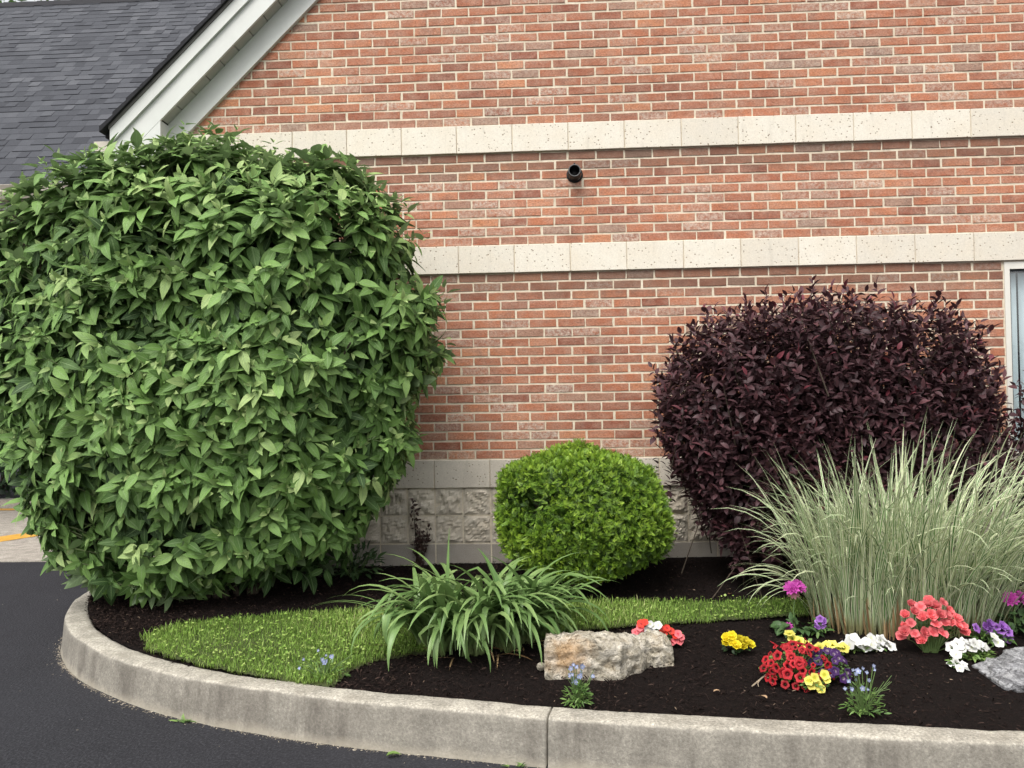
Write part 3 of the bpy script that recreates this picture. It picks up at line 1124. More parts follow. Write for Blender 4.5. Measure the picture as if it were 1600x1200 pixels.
# window in the brick wall at the right edge
wroot = bpy.data.objects.new('window', None)
COL.objects.link(wroot)
wroot.parent = bld
wf = MB()
fw = 0.036
wf.box(WX0, WX0+fw, -0.006, 0.12, WZ0, WZ1)
wf.box(WX1-fw, WX1, -0.006, 0.12, WZ0, WZ1)
wf.box(WX0+fw, WX1-fw, -0.005, 0.12, WZ1-0.050, WZ1)
wf.box(WX0+fw, WX1-fw, -0.012, 0.12, WZ0, WZ0+0.05)
o = obj('frame', wf.V, wf.F, M['frame'], wroot)
ws = MB()
ws.box(WX0+fw, WX0+fw+0.014, 0.012, 0.05, WZ0+0.05, WZ1-0.05)
ws.box(WX1-fw-0.014, WX1-fw, 0.012, 0.05, WZ0+0.05, WZ1-0.05)
ws.box(WX0+fw+0.014, WX1-fw-0.014, 0.012, 0.05, WZ1-0.062, WZ1-0.05)
obj('sash', ws.V, ws.F, M['black'], wroot)
tg_ = NT('window_glass')
gl = tg_.n('ShaderNodeBsdfGlossy')
gl.inputs['Roughness'].default_value = 0.03
tr_ = tg_.n('ShaderNodeBsdfTransparent')
tr_.inputs[0].default_value = (0.95, 0.97, 0.97, 1)
mxs = tg_.n('ShaderNodeMixShader')
mxs.inputs[0].default_value = 0.10
tg_.t.links.new(tr_.outputs[0], mxs.inputs[1])
tg_.t.links.new(gl.outputs[0], mxs.inputs[2])
tg_.t.links.new(mxs.outputs[0], tg_.out.inputs[0])
gb = MB().box(WX0+fw+0.003, WX1-fw-0.003, 0.030, 0.034, WZ0+0.05, WZ1-0.053)
obj('pane', gb.V, gb.F, tg_.m, wroot)
bs = MB()
V = []
n = 5
for i in range(n):
    t = i/(n-1)-0.5
    V += [(t*0.072, 0.010*cos(t*pi)-0.01, 0), (t*0.072, 0.010*cos(t*pi)-0.01, 1.30)]
bm_ = mk_mesh('blind_slat', V, [(2*i, 2*i+2, 2*i+3, 2*i+1) for i in range(n-1)], M['blind'], None, True)
for k in range(15):
    o = link('blind_slat', bm_, wroot)
    o.location = (WX0+fw+0.055+k*0.078, 0.085+0.004*(k % 2), WZ0+0.055)
    o.rotation_euler = (0, 0, 0.20)
bkb = MB().box(WX0, WX1, 0.245, 0.25, WZ0, WZ1)
obj('room_backing', bkb.V, bkb.F, M['darkroom'], wroot)

# pipe stub on the wall
pp = thing('wall_pipe_stub', 'small round black pipe stub sticking out of the brick between the upper bands', 'pipe', (1.664, 0, 3.085))
b = MB().lathe_y([(0.0, -0.03), (0.034, -0.03), (0.036, -0.105), (0.037, -0.108), (0.044, -0.108), (0.046, -0.104), (0.046, 0.004)], 1.664, 3.085, 24)
b.build('pipe', M['black'], pp, True)
b = MB().lathe_y([(0.0375, -0.109), (0.0385, -0.1115), (0.0435, -0.1115), (0.0445, -0.109)], 1.664, 3.085, 24)
b.build('rim', M['greyring'], pp, True)
b = MB().lathe_y([(0.047, 0.004), (0.060, -0.004), (0.056, -0.009), (0.047, -0.012)], 1.668, 3.083, 24)
b.build('flange', M['black'], pp, True)
MB().box(1.658, 1.670, -0.095, -0.05, 3.130, 3.143).build('clip', M['black'], pp)

# ------------------------------------------------------------------ the shingled drive-through canopy behind
can = thing('drive_through_canopy', 'drive-through canopy with dark grey shingle roof behind the white eave', 'canopy', (-4, 2.7, 0))
PT = radians(47.5)
EY, EZ = 2.70, 3.946
NR = 38
EXP = 0.143
L_ = NR*EXP
RY, RZ = EY+L_*cos(PT), EZ+L_*sin(PT)
XA, XB = -9.5, 0.6
d = MB()
dn = np.array([0, -sin(PT), cos(PT)])
th = 0.05
A = [(XA, EY, EZ), (XB, EY, EZ), (XB, RY, RZ), (XA, RY, RZ)]
Bq = [tuple(np.array(p)-dn*th) for p in A]
d.add(A+Bq, [(0, 1, 2, 3), (7, 6, 5, 4), (0, 4, 5, 1), (1, 5, 6, 2), (2, 6, 7, 3), (3, 7, 4, 0)])
A2 = [(XA, RY, RZ), (XB, RY, RZ), (XB, 2*RY-EY, EZ), (XA, 2*RY-EY, EZ)]
dn2 = np.array([0, sin(PT), cos(PT)])
B2 = [tuple(np.array(p)-dn2*th) for p in A2]
d.add(A2+B2, [(0, 1, 2, 3), (7, 6, 5, 4), (0, 4, 5, 1), (1, 5, 6, 2), (2, 6, 7, 3), (3, 7, 4, 0)])
d.build('roof_deck', M['roofdark'], can)


def shingle_tmpl(w, thick):
    h = EXP*1.12
    V = []
    for x in (-w/2, w/2):
        V += [(x, 0, 0), (x, h, 0.002), (x, 0, thick), (x, h, 0.003)]
    F = [(0, 4, 6, 2), (2, 6, 7, 3), (0, 2, 3, 1), (4, 5, 7, 6), (1, 3, 7, 5)]
    return V, F


sh = []
rs_ = random.Random(17)
for r in range(NR):
    x = XA + rs_.uniform(0, 0.2)
    while x < XB:
        w = rs_.choice((0.12, 0.14, 0.16, 0.19, 0.23))
        sh.append((x+w/2, r*EXP, w, rs_.choice((0.006, 0.006, 0.012, 0.012)), min(1, max(0, rs_.gauss(0.5, 0.22)))))
        x += w+0.002
up = np.array([0, cos(PT), sin(PT)])
SHC = np.array([np.array([s[0], EY, EZ])+up*(s[1]+EXP/2) for s in sh])
shq = project(SHC)
ok = (shq[:, 0] > 3) & (shq[:, 0] < 1600) & (shq[:, 1] > 3) & (shq[:, 0] < 372-shq[:, 1]*0.97) & ((shq[:, 1] < 215) | (shq[:, 0] < 130-(shq[:, 1]-215)*1.2))
shs = np.where(ok, np.array([s[2] for s in sh])/shq[:, 2]**2, -1)
big = set(int(i) for i in np.argsort(-shs)[:300] if shs[i] > 0)
cache = {}
SV, SF, SL = [], [], []
Rm = np.array([[1, 0, 0], [0, cos(PT), -sin(PT)], [0, sin(PT), cos(PT)]])
cl = np.array(can.location)
for i, (x, s0, w, thk, tint) in enumerate(sh):
    p = np.array([x, EY, EZ]) + up*s0 + dn*0.003 - up*0.018
    if i in big:
        key = (w, thk, int(tint*5+0.5))
        if key not in cache:
            V, F = shingle_tmpl(w, thk)
            cache[key] = mk_mesh('shingle', V, F, M['shingle'], [(key[2]/5, 0, 0, 1)]*8)
        o = bpy.data.objects.new('shingle', cache[key])
        COL.objects.link(o)
        o.parent = can
        o.location = tuple(p-cl)
        o.rotation_euler = (PT, 0, 0)
    else:
        V, F = shingle_tmpl(w, thk)
        V = np.array(V) @ Rm.T + p - cl
        b0 = len(SV)
        SV += [tuple(v) for v in V]
        SF += [tuple(k+b0 for k in f) for f in F]
        SL += [(tint, 0, 0, 1)]*8
obj('shingle_field', SV, SF, M['shingle'], can, SL, kind='stuff')
cp = MB()
x = XA
while x < XB:
    cp.add([(x, RY-0.16*cos(PT), RZ-0.16*sin(PT)+0.03), (x+0.29, RY-0.16*cos(PT), RZ-0.16*sin(PT)+0.022), (x+0.29, RY, RZ+0.034), (x, RY, RZ+0.045),
            (x+0.29, RY+0.16*cos(PT), RZ-0.16*sin(PT)+0.022), (x, RY+0.16*cos(PT), RZ-0.16*sin(PT)+0.03)], [(0, 1, 2, 3), (3, 2, 4, 5)])
    x += 0.28
cp.build('ridge_cap', M['roofdark'], can)
g = MB()
g.add([(XA, 2.575, 3.905), (XA, 2.600, 3.86), (XA, 2.600, 3.835), (XA, 2.64, 3.765), (XA, 2.75, 3.765), (XA, 2.75, 3.92), (XA, 2.60, 3.915),
       (XB, 2.575, 3.905), (XB, 2.600, 3.86), (XB, 2.600, 3.835), (XB, 2.64, 3.765), (XB, 2.75, 3.765), (XB, 2.75, 3.92), (XB, 2.60, 3.915)],
      [(i, i+7, (i+1) % 7+7, (i+1) % 7) for i in range(7)] + [(6, 5, 4, 3, 2, 1, 0), (7, 8, 9, 10, 11, 12, 13)])
g.build('gutter', M['beige'], can)
MB().box(XA, XB, 2.752, 2.79, 3.67, 3.90).build('fascia_board', M['soffit'], can)
MB().box(XA, XB, 2.80, 2*RY-2.80, 3.60, 3.66).build('ceiling', M['brown'], can)
MB().box(XA, -1.9, 2.85, 3.15, 3.30, 3.60).build('beam', M['brown'], can)
for x, y in ((-2.7, 3.0), (-2.7, 9.6), (-9.0, 3.0), (-9.0, 9.6)):
    cb = MB().box(x-0.2, x+0.2, y-0.2, y+0.2, -0.1, 3.60)
    cb.build('column', M['brick'], can)

# ------------------------------------------------------------------ background greenery
def hedge(name, label, cat, x0, x1, y, h, n, group=None):
    r = thing(name, label, cat, ((x0+x1)/2, y, 0), group)
    T = [strip(3, ovate(0.45), 0.25, 0.1)]
    lv = Leaves(T)
    P = np.stack([rng.uniform(x0, x1, n), y + rng.normal(0, 0.35, n), rng.uniform(0.05, h, n)], 1)
    P[:, 1] -= 0.35 + 0.25*vnoise(P*2.2, 4)
    P[:, 2] += 0.25*vnoise(P*1.7, 9)*(P[:, 2] > h*0.7)
    D = rand_unit(n)
    D[:, 1] -= 0.8
    D[:, 2] -= 0.2
    lv.add(P, frames(D, rand_unit(n)+np.array([0, -0.6, 0.9])), rng.uniform(0.10, 0.19, n), rng.beta(2, 2, n))
    lv.emit(r, 'leaf', M['hedge'], 60, 'foliage', 14)
    c = MB()
    for k in range(int((x1-x0)/0.8)):
        xx = x0+0.4+k*0.8
        c.tube([(xx, y, -0.05), (xx+0.1, y, h*0.5), (xx-0.05, y+0.1, h*0.9)], [0.05, 0.035, 0.012])
    c.build('stem', M['twigw'], r)
    return r


hedge('dark_hedge', 'tall dark green hedge far behind the canopy at the left edge', 'hedge', -13.5, -4.5, 6.6, 3.4, 9000)

tr = thing('background_tree', 'pale leafy tree top showing above the canopy roof ridge', 'tree', (-13.5, 16, 0))
tb = MB().tube([(-13.5, 16, -0.1), (-13.4, 16, 4), (-13.6, 16.1, 8), (-13.5, 16, 12)], [0.28, 0.22, 0.14, 0.04], 8)
for a in range(7):
    t = a*2.4
    tb.tube([(-13.45, 16, 5+a*0.8), (-13.45+1.6*cos(t), 16+1.6*sin(t), 7+a*0.85), (-13.45+2.6*cos(t), 16+2.6*sin(t), 8.4+a*0.8)], [0.09, 0.05, 0.015], 6)
tb.build('trunk', M['twigw'], tr)
lv = Leaves([strip(2, ovate(0.5), 0.2, 0.1)])
n = 5000
cl_ = rand_unit(60)*rng.uniform(0.5, 1, (60, 1))**0.5*np.array([3.4, 3.4, 3.0])+np.array([-13.5, 16, 10.2])
P = cl_[rng.integers(0, 60, n)] + rng.normal(0, 0.55, (n, 3))
lv.add(P, frames(rand_unit(n), rand_unit(n)+np.array([0, 0, 1.0])), rng.uniform(0.16, 0.30, n), rng.beta(2, 2, n))
lv.emit(tr, 'leaf', M['leaf'], 0, 'crown')

# ------------------------------------------------------------------ the big viburnum
VR = [(3.03, -1.02, -0.16), (3.005, -1.18, 0.03), (2.98, -1.38, 0.18), (2.92, -1.56, 0.31), (2.83, -1.76, 0.45), (2.74, -1.91, 0.55), (2.65, -2.01, 0.64), (2.542, -2.08, 0.71),
      (2.334, -2.171, 0.80), (2.086, -2.172, 0.87), (1.799, -2.162, 0.85), (1.593, -2.111, 0.79), (1.388, -2.02, 0.68), (1.184, -1.96, 0.62),
      (0.979, -1.90, 0.53), (0.775, -1.83, 0.40), (0.60, -1.77, 0.27), (0.51, -1.70, 0.12), (0.41, -1.52, -0.20)]
vb = Blob(VR, -0.78, [(0.3, 0.36), (0.6, 0.48), (1.0, 0.62), (1.6, 0.74), (2.4, 0.76), (2.8, 0.70), (2.97, 0.55), (3.06, 0.38)], 2.3, 0.07)
vib = thing('viburnum_bush', 'huge rounded green bush of large drooping oval leaves beside the kerb curve', 'bush', (-0.7, -0.75, 0.24))
VT = []
for w, cv, fo in ((0.42, 0.16, 0.08), (0.45, 0.26, 0.12), (0.39, 0.34, 0.10), (0.44, 0.08, 0.15), (0.40, 0.42, 0.06)):
    VT.append(strip(7, ovate(w, 0.72), cv, fo, 0.03))
lv = Leaves(VT)


def rosettes(lv, P, Nn, n_leaf, size, up_bias, droop, tint_mu, tint_sd, young=True, jit=0.35):
    n = len(P)
    ax = Nn*(1-up_bias) + np.array([0, 0, 1.0])*up_bias + rng.normal(0, 0.22, (n, 3))
    ax /= np.linalg.norm(ax, axis=1, keepdims=True)
    ref = np.where(np.abs(ax[:, 2:3]) > 0.9, np.array([[1.0, 0, 0]]), np.array([[0, 0, 1.0]]))
    e1 = np.cross(ax, ref)
    e1 /= np.linalg.norm(e1, axis=1, keepdims=True)
    e2 = np.cross(ax, e1)
    ph0 = rng.uniform(0, 2*pi, n)
    tb_ = rng.normal(tint_mu, tint_sd, n)
    for k in range(n_leaf):
        keep = rng.random(n) < 0.92
        pair, side = k//2, k % 2
        ph = ph0 + side*pi + pair*(pi/2) + rng.normal(0, jit, n)
        rad = np.cos(ph)[:, None]*e1 + np.sin(ph)[:, None]*e2
        inner = pair/max(1, (n_leaf/2-1))
        D = rad*1.0 + ax*(0.55-0.15*pair) - np.array([0, 0, 1.0])*(droop+rng.normal(0, 0.22, n))[:, None]
        D += rng.normal(0, 0.09, (n, 3))
        nr = ax*1.05 + np.array([0, -0.12, 0.40]) + rng.normal(0, 0.15, (n, 3))
        sz = size*rng.uniform(0.78, 1.15, n)*(0.80+0.28*inner)
        pos = P - ax*(0.035*pair*size/0.1) + rad*0.012
        lv.add(pos[keep], frames(D, nr)[keep], sz[keep], (tb_ - 0.10*pair + rng.normal(0, 0.08, n))[keep])
    if young:
        for side in (0, 1):
            ph = ph0 + pi/4 + side*pi
            rad = np.cos(ph)[:, None]*e1 + np.sin(ph)[:, None]*e2
            D = rad*0.45 + ax + rng.normal(0, 0.1, (n, 3))
            keep = rng.random(n) < 0.7
            lv.add((P+ax*0.01)[keep], frames(D, -rad+ax*0.4)[keep], (size*rng.uniform(0.28, 0.5, n))[keep], (tb_+0.33)[keep])
    return ax


P, G, c = vb.surface(2700, (-0.68, -0.78, 1.75), (1.3, 1.0, 1.35))
q_ = P[:, 1] > -0.55
keep = ~q_ | (rng.random(len(P)) < 0.45) | (P[:, 2] > 2.9)
P, G = P[keep], G[keep]
lump = 0.62*vnoise(P*np.array([5.0, 5.0, 8.5]), 31) + 0.55*vnoise(P*np.array([12, 12, 17]), 77)
dep = 0.01 + 0.20*np.clip(-lump, 0, 2) - 0.03*np.clip(lump, 0, 1) + rng.exponential(0.03, len(P))
P = P - G*dep[:, None]
gone = (lump < -0.66) & (P[:, 2] < 2.6) & (rng.random(len(P)) < 0.85)
P, G, lump = P[~gone], G[~gone], lump[~gone]
topn = np.clip((P[:, 2]-2.35)/0.6, 0, 1)
for sel, dr, ub, tm in ((topn < 0.3, 0.52, 0.26, 0.57), (topn >= 0.3, 0.18, 0.45, 0.72)):
    rosettes(lv, P[sel], G[sel], 6, 0.157, ub, dr, tm, 0.17)
# protruding shoots on top and sides
P2, G2, _ = vb.surface(150, (-0.68, -0.78, 2.2), (1.2, 1, 1.2))
P2 = P2 + G2*rng.uniform(0.0, 0.05, (len(P2), 1)) + np.array([0, 0, 0.03])
P2 = P2[P2[:, 2] > 1.0]
G2 = G2[:len(P2)]
rosettes(lv, P2, np.tile([0, 0, 1.0], (len(P2), 1)), 4, 0.10, 0.6, 0.10, 0.80, 0.08)
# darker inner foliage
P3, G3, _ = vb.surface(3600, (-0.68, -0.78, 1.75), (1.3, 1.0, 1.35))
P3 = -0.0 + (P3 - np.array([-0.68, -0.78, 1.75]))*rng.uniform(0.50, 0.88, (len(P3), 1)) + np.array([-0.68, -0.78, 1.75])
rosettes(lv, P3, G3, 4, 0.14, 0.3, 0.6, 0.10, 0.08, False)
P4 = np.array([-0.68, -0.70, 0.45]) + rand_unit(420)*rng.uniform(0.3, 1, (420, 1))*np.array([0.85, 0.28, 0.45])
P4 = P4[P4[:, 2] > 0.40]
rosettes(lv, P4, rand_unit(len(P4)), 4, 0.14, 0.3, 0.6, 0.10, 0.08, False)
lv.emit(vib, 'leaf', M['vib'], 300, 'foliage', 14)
sb = MB()
rv = random.Random(4)
for k in range(26):
    a = rv.uniform(0, 2*pi)
    x0, y0 = -0.75+0.32*cos(a), -0.66+0.14*sin(a)
    x1, y1, z1 = -0.68+rv.uniform(-1.1, 1.1), -0.78+rv.uniform(-0.5, 0.5), rv.uniform(1.4, 2.8)
    pts = [(x0, y0, 0.15), (x0*0.7+x1*0.3+rv.uniform(-.08, .08), y0*0.7+y1*0.3, 0.15+z1*0.38), (x0*0.3+x1*0.7, y0*0.3+y1*0.7+rv.uniform(-.08, .08), z1*0.75), (x1, y1, z1)]
    sb.tube(pts, [0.022, 0.018, 0.012, 0.005], 6)
sb.build('stem', M['twigw'], vib)
tb2 = MB()
for i in rng.choice(len(P), 900, replace=False):
    a = P[i]
    c0 = np.array([-0.70, -0.76, min(2.2, a[2]*0.8)])
    d = (c0-a)/np.linalg.norm(c0-a)
    tb2.tube([a+G[i]*0.004, a+d*0.10+np.array([0, 0, -0.02]), a+d*0.30+np.array([0, 0, -0.10])], [0.0022, 0.0032, 0.0042], 4, False)
tb2.build('twig_mass', mat_simple('green_twig', (0.16, 0.19, 0.09), 0.7, 0.25, 30), vib, False, 'stuff')

# ------------------------------------------------------------------ clipped yew
YR = [(1.055, 1.24, 2.05), (1.04, 1.18, 2.10), (1.01, 1.13, 2.15), (0.97, 1.10, 2.18), (0.92, 1.085, 2.20), (0.846, 1.075, 2.215), (0.721, 1.075, 2.235), (0.64, 1.09, 2.24),
      (0.53, 1.10, 2.23), (0.46, 1.16, 2.18), (0.41, 1.27, 2.08)]
yb = Blob(YR, -0.58, [(0.3, 0.38), (0.50, 0.48), (0.7, 0.55), (0.95, 0.52), (1.02, 0.50), (1.06, 0.46)], 2.7, 0.03)
yew = thing('clipped_yew', 'small clipped bright green yew globe against the stone base of the wall', 'shrub', (1.67, -0.6, 0.28))
TV, TF, TA, TL = [], [], [], []
for k in range(15):
    t = k/14
    sd = 1 if k % 2 else -1
    ang = sd*(1.15-0.75*t)
    bx = 0.75*t
    ln = 0.42*(1-0.45*t)
    dx, dy = cos(ang)*ln, sin(ang)*ln
    nx, ny = -sin(ang)*0.045, cos(ang)*0.045
    lift = 0.10*ln*(1 if k % 3 else 2)
    b0 = len(TV)
    TV += [(bx, 0, 0.02*t), (bx+dx*0.5-nx, dy*0.5-ny, lift), (bx+dx, dy, lift*1.3), (bx+dx*0.5+nx, dy*0.5+ny, lift)]
    TF.append((b0, b0+1, b0+2, b0+3))
    TA += [0, 1, 0, 1]
    TL += [t*0.7, 0.4+0.5*t, 0.5+0.5*t, 0.4+0.5*t]
YT = (np.array(TV), np.array(TF), np.array(TA, float), np.array(TL, float))
lv = Leaves([YT])
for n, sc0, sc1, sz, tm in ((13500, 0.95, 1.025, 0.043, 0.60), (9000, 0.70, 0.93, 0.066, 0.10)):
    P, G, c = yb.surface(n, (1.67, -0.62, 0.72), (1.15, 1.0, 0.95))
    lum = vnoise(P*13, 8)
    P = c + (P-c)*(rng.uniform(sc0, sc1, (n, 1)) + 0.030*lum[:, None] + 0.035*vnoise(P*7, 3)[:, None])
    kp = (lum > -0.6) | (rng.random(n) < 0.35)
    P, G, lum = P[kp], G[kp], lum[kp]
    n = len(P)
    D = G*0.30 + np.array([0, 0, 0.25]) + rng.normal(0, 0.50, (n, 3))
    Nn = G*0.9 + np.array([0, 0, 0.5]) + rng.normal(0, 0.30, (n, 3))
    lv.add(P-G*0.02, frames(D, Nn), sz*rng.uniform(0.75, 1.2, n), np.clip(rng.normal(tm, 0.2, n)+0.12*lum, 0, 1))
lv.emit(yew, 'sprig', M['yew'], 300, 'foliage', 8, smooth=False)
b = MB()
for k in range(7):
    t = k*0.9
    b.tube([(1.67+0.05*cos(t), -0.6+0.05*sin(t), 0.2), (1.67+0.22*cos(t), -0.6+0.2*sin(t), 0.55), (1.67+0.4*cos(t), -0.6+0.35*sin(t), 0.9)], [0.025, 0.016, 0.006])
b.build('stem', M['twigw'], yew)

# ------------------------------------------------------------------ purple shrubs
def purple(name, label, rows, cy, depth, centre, nshoot, base, stretch, group=None, npart=300, hide=None):
    bl = Blob(rows, cy, depth, 2.5, 0.05)
    root = thing(name, label, 'shrub', (base[0], base[1], base[2]), group)
    T = [strip(4, ovate(w, 0.8), cv, fo) for w, cv, fo in ((0.42, 0.25, 0.15), (0.50, 0.4, 0.1), (0.38, 0.1, 0.2))]
    lv = Leaves(T)
    stems = MB()
    P, G, c = bl.surface(nshoot, centre, stretch)
    zt = rows[0][0]
    for i in range(len(P)):
        p, g = P[i], G[i]
        k = random.random()
        top = max(0.0, (p[2]-centre[2])/(zt-centre[2]))
        ax = np.array([g[0]*0.45, g[1]*0.45, 0.55+0.5*top]) + rng.normal(0, 0.18, 3)
        ax /= np.linalg.norm(ax)
        L = random.uniform(0.14, 0.30)
        tip = p + ax*(random.uniform(-0.02, 0.03) + (random.uniform(0.03, 0.11)*top if k < 0.30 else 0)) - g*(0.12*random.random()**2)
        b0 = tip - ax*L
        nl = int(L/0.017)
        tt = np.linspace(0.0, 1, nl)
        e1 = np.cross(ax, (0.3, 0.9, 0.1))
        e1 /= np.linalg.norm(e1)
        e2 = np.cross(ax, e1)
        ph = np.arange(nl)*2.4 + random.uniform(0, 6)
        rad = np.cos(ph)[:, None]*e1 + np.sin(ph)[:, None]*e2
        op = (1.0-0.45*tt**3)[:, None]
        D = rad*op + ax*(0.35+0.9*tt**3)[:, None] - np.array([0, 0, 0.25])*(1-tt)[:, None] + rng.normal(0, 0.15, (nl, 3))
        lv.add(b0 + ax*(L*tt)[:, None], frames(D, ax + np.array([0, 0, 0.4]) + rng.normal(0, 0.3, (nl, 3))),
               0.059*(1.08-0.12*tt**2)*rng.uniform(0.8, 1.2, nl), 0.34+0.50*tt**6*random.uniform(0.2, 1.3)+rng.normal(0, 0.12, nl))
        if i % 4 == 0:
            stems.tube([b0-ax*0.25, b0, tip], [0.004, 0.003, 0.0015], 4, False)
    P3, G3, _ = bl.surface(int(nshoot*10), centre, stretch)
    n = len(P3)
    P3 = np.array(centre)+(P3-np.array(centre))*rng.uniform(0.45, 0.95, (n, 1))
    lv.add(P3, frames(rand_unit(n)+G3*0.6, rand_unit(n)+np.array([0, -0.3, 0.8])), 0.062*rng.uniform(0.8, 1.2, n), rng.beta(2, 5, n)*0.6)
    lv.emit(root, 'leaf', M['pur'], npart, 'foliage', 8, hide)
    for k in range(16):
        a = k*2.39
        x0, y0 = base[0]+0.2*cos(a), base[1]+0.10*sin(a)
        x1, y1, z1 = centre[0]+(rows[3][2]-rows[3][1])*0.42*cos(a*1.7), cy+0.3*sin(a*1.7), random.uniform(1.0, zt*0.9)
        stems.tube([(x0, y0, base[2]-0.08), ((x0*2+x1)/3, (y0*2+y1)/3, 0.6), (x1, y1, z1)], [0.014, 0.010, 0.004], 5)
    o = stems.build('stem', M['twigw'], root)
    return root


PRW = [(1.97, 2.56, 4.00), (1.94, 2.44, 4.07), (1.90, 2.34, 4.13), (1.82, 2.24, 4.18), (1.70, 2.15, 4.23), (1.58, 2.08, 4.27), (1.43, 2.05, 4.31), (1.283, 2.07, 4.34), (1.119, 2.12, 4.35),
       (0.957, 2.23, 4.30), (0.794, 2.28, 4.27), (0.66, 2.36, 4.22), (0.57, 2.48, 4.0), (0.50, 2.70, 3.7)]
purple('purple_shrub', 'broad dark purple leaved shrub with upright reddish tips in front of brick', PRW, -0.60,
       [(0.4, 0.28), (0.8, 0.42), (1.4, 0.50), (1.85, 0.48), (1.97, 0.42)], (3.22, -0.60, 1.25), 1450, (3.25, -0.6, 0.30), (1.35, 0.9, 1.0),
       hide=lambda q: (q[:, 1] > 700) & (q[:, 0] > 1180))
purple('purple_shrub', 'near-black leafy shrub in front of the window, cut off by the photo edge',
       [(1.74, 4.60, 5.6), (1.6, 4.48, 5.8), (1.3, 4.34, 5.9), (0.9, 4.32, 5.9), (0.6, 4.36, 5.8), (0.44, 4.6, 5.6)], -0.62,
       [(0.4, 0.28), (0.8, 0.42), (1.4, 0.42), (1.8, 0.2)], (5.1, -0.62, 1.0), 560, (5.1, -0.6, 0.30), (1.2, 0.9, 1.0), npart=60)


# ------------------------------------------------------------------ blades
def blade(base, az, lean, curl, length, width, nseg=9, fold=0.25, kink=None, power=1.5, twist=0.0, pinch=0.75):
    """one arching strap leaf. angle from vertical grows from lean by curl along the blade"""
    V, A, L = [], [], []
    p = np.array(base, float)
    h = np.array([cos(az), sin(az), 0])
    sd0 = np.array([-sin(az), cos(az), 0])
    ds = length/nseg
    for i in range(nseg+1):
        t = i/nseg
        th = lean + curl*t**power
        if kink and t > kink[0]:
            th += kink[1]
        d = h*sin(th) + np.array([0, 0, cos(th)])
        nn = h*(-cos(th)) + np.array([0, 0, sin(th)])
        tw = twist*t
        sd = sd0*cos(tw) + nn*sin(tw)
        w = width*0.5*min(1.0, 0.55+2.2*t)*(1-max(0, (t-pinch)/(1-pinch))**1.6*0.95)
        V += [p - sd*w + nn*w*fold, p, p + sd*w + nn*w*fold]
        A += [1, 0, 1]
        L += [t]*3
        p = p + d*ds
    F = []
    for i in range(nseg):
        a = i*3
        F += [(a, a+3, a+4, a+1), (a+1, a+4, a+5, a+2)]
    return np.array(V), np.array(F), np.array(A, float), np.array(L, float)


def clump(root, part, mat, blades, tints, npart, mass='blade_mass'):
    """blades as parts (the ones that show most), the rest joined"""
    loc = np.array(root.location)
    mid = np.array([V[len(V)//2] for V, F, A, L in blades])
    q = project(mid)
    ok = (q[:, 0] > 0) & (q[:, 0] < 1600) & (q[:, 1] < 1200)
    order = np.argsort(np.where(ok, q[:, 2], 99))
    single = set(order[:npart].tolist())
    Vs, Fs, Ls = [], [], []
    b = 0
    for i, (V, F, A, L) in enumerate(blades):
        lf = np.stack([np.full(len(V), tints[i]), A, L, np.ones(len(V))], 1)
        if i in single:
            obj(part, V-loc, F, mat, root, lf, True)
        else:
            Vs.append(V)
            Fs.append(F+b)
            Ls.append(lf)
            b += len(V)
    if Vs:
        obj(mass, np.concatenate(Vs)-loc, np.concatenate(Fs), mat, root, np.concatenate(Ls), True, 'stuff')


# variegated ornamental grass
gr = thing('ornamental_grass', 'tall clump of pale striped grass fountaining out of a tan stubble base', 'grass clump', (3.35, -1.36, 0.21))
B, T = [], []
rg = random.Random(12)
for k in range(980):
    a = rg.uniform(0, 2*pi)
    r = rg.random()**0.5
    bx, by = 3.36+0.50*r*cos(a), -1.34+0.19*r*sin(a)
    az = a + rg.gauss(0, 0.75) if r > 0.35 else rg.uniform(0, 2*pi)
    lean = 0.03+(0.34 if cos(a) > 0 else 0.13)*r*abs(cos(a))**0.5+rg.random()*0.15
    L = rg.uniform(0.75, 1.24)*(0.84 if by < -1.42 else 1.0)*(1.0 if cos(az) > -0.5 else 0.86)
    cu = rg.choice((rg.uniform(0.2, 0.7), rg.uniform(0.7, 1.5), rg.uniform(1.2, 2.4)))
    if rg.random() < 0.18:
        L *= 0.7
        cu = rg.uniform(1.4, 2.5)
    B.append(blade((bx, by, 0.20), az, lean, cu, L, rg.uniform(0.007, 0.0140), 10, 0.2, None, 2.0, rg.uniform(-0.8, 0.8), 0.6))
    T.append(rg.choice((rg.uniform(0, 0.25), rg.uniform(0.2, 0.7), rg.uniform(0.75, 1.0))))
for k in range(46):
    sgn = -1 if k % 5 < 2 else 1
    az = (pi if sgn < 0 else 0) + rg.gauss(0.0, 0.35)
    B.append(blade((3.36+sgn*rg.uniform(0.30, 0.48), -1.27+rg.gauss(0, 0.05), 0.20), az, rg.uniform(0.35, 0.62), rg.uniform(1.4, 2.4), rg.uniform(0.5, 0.74), rg.uniform(0.010, 0.015), 12, 0.2, None, 1.5, rg.uniform(-0.5, 0.5), 0.6))
    T.append(rg.uniform(0.4, 0.95))
clump(gr, 'blade', M['misc'], B, T, 300)
B, T = [], []
for k in range(190):
    a = rg.uniform(0, 2*pi)
    r = rg.random()**0.4
    bx, by = 3.36+0.53*r*cos(a), -1.35+0.21*r*sin(a)
    B.append(blade((bx, by, 0.185), a, 0.05+rg.random()*0.35*r, rg.uniform(-0.2, 0.3), rg.uniform(0.08, 0.26), rg.uniform(0.006, 0.012), 3, 0.2, None, 1.2, 0, 0.8))
    T.append(rg.random())
clump(gr, 'stubble_stalk', M['miscdry'], B, T, 0, 'stubble')

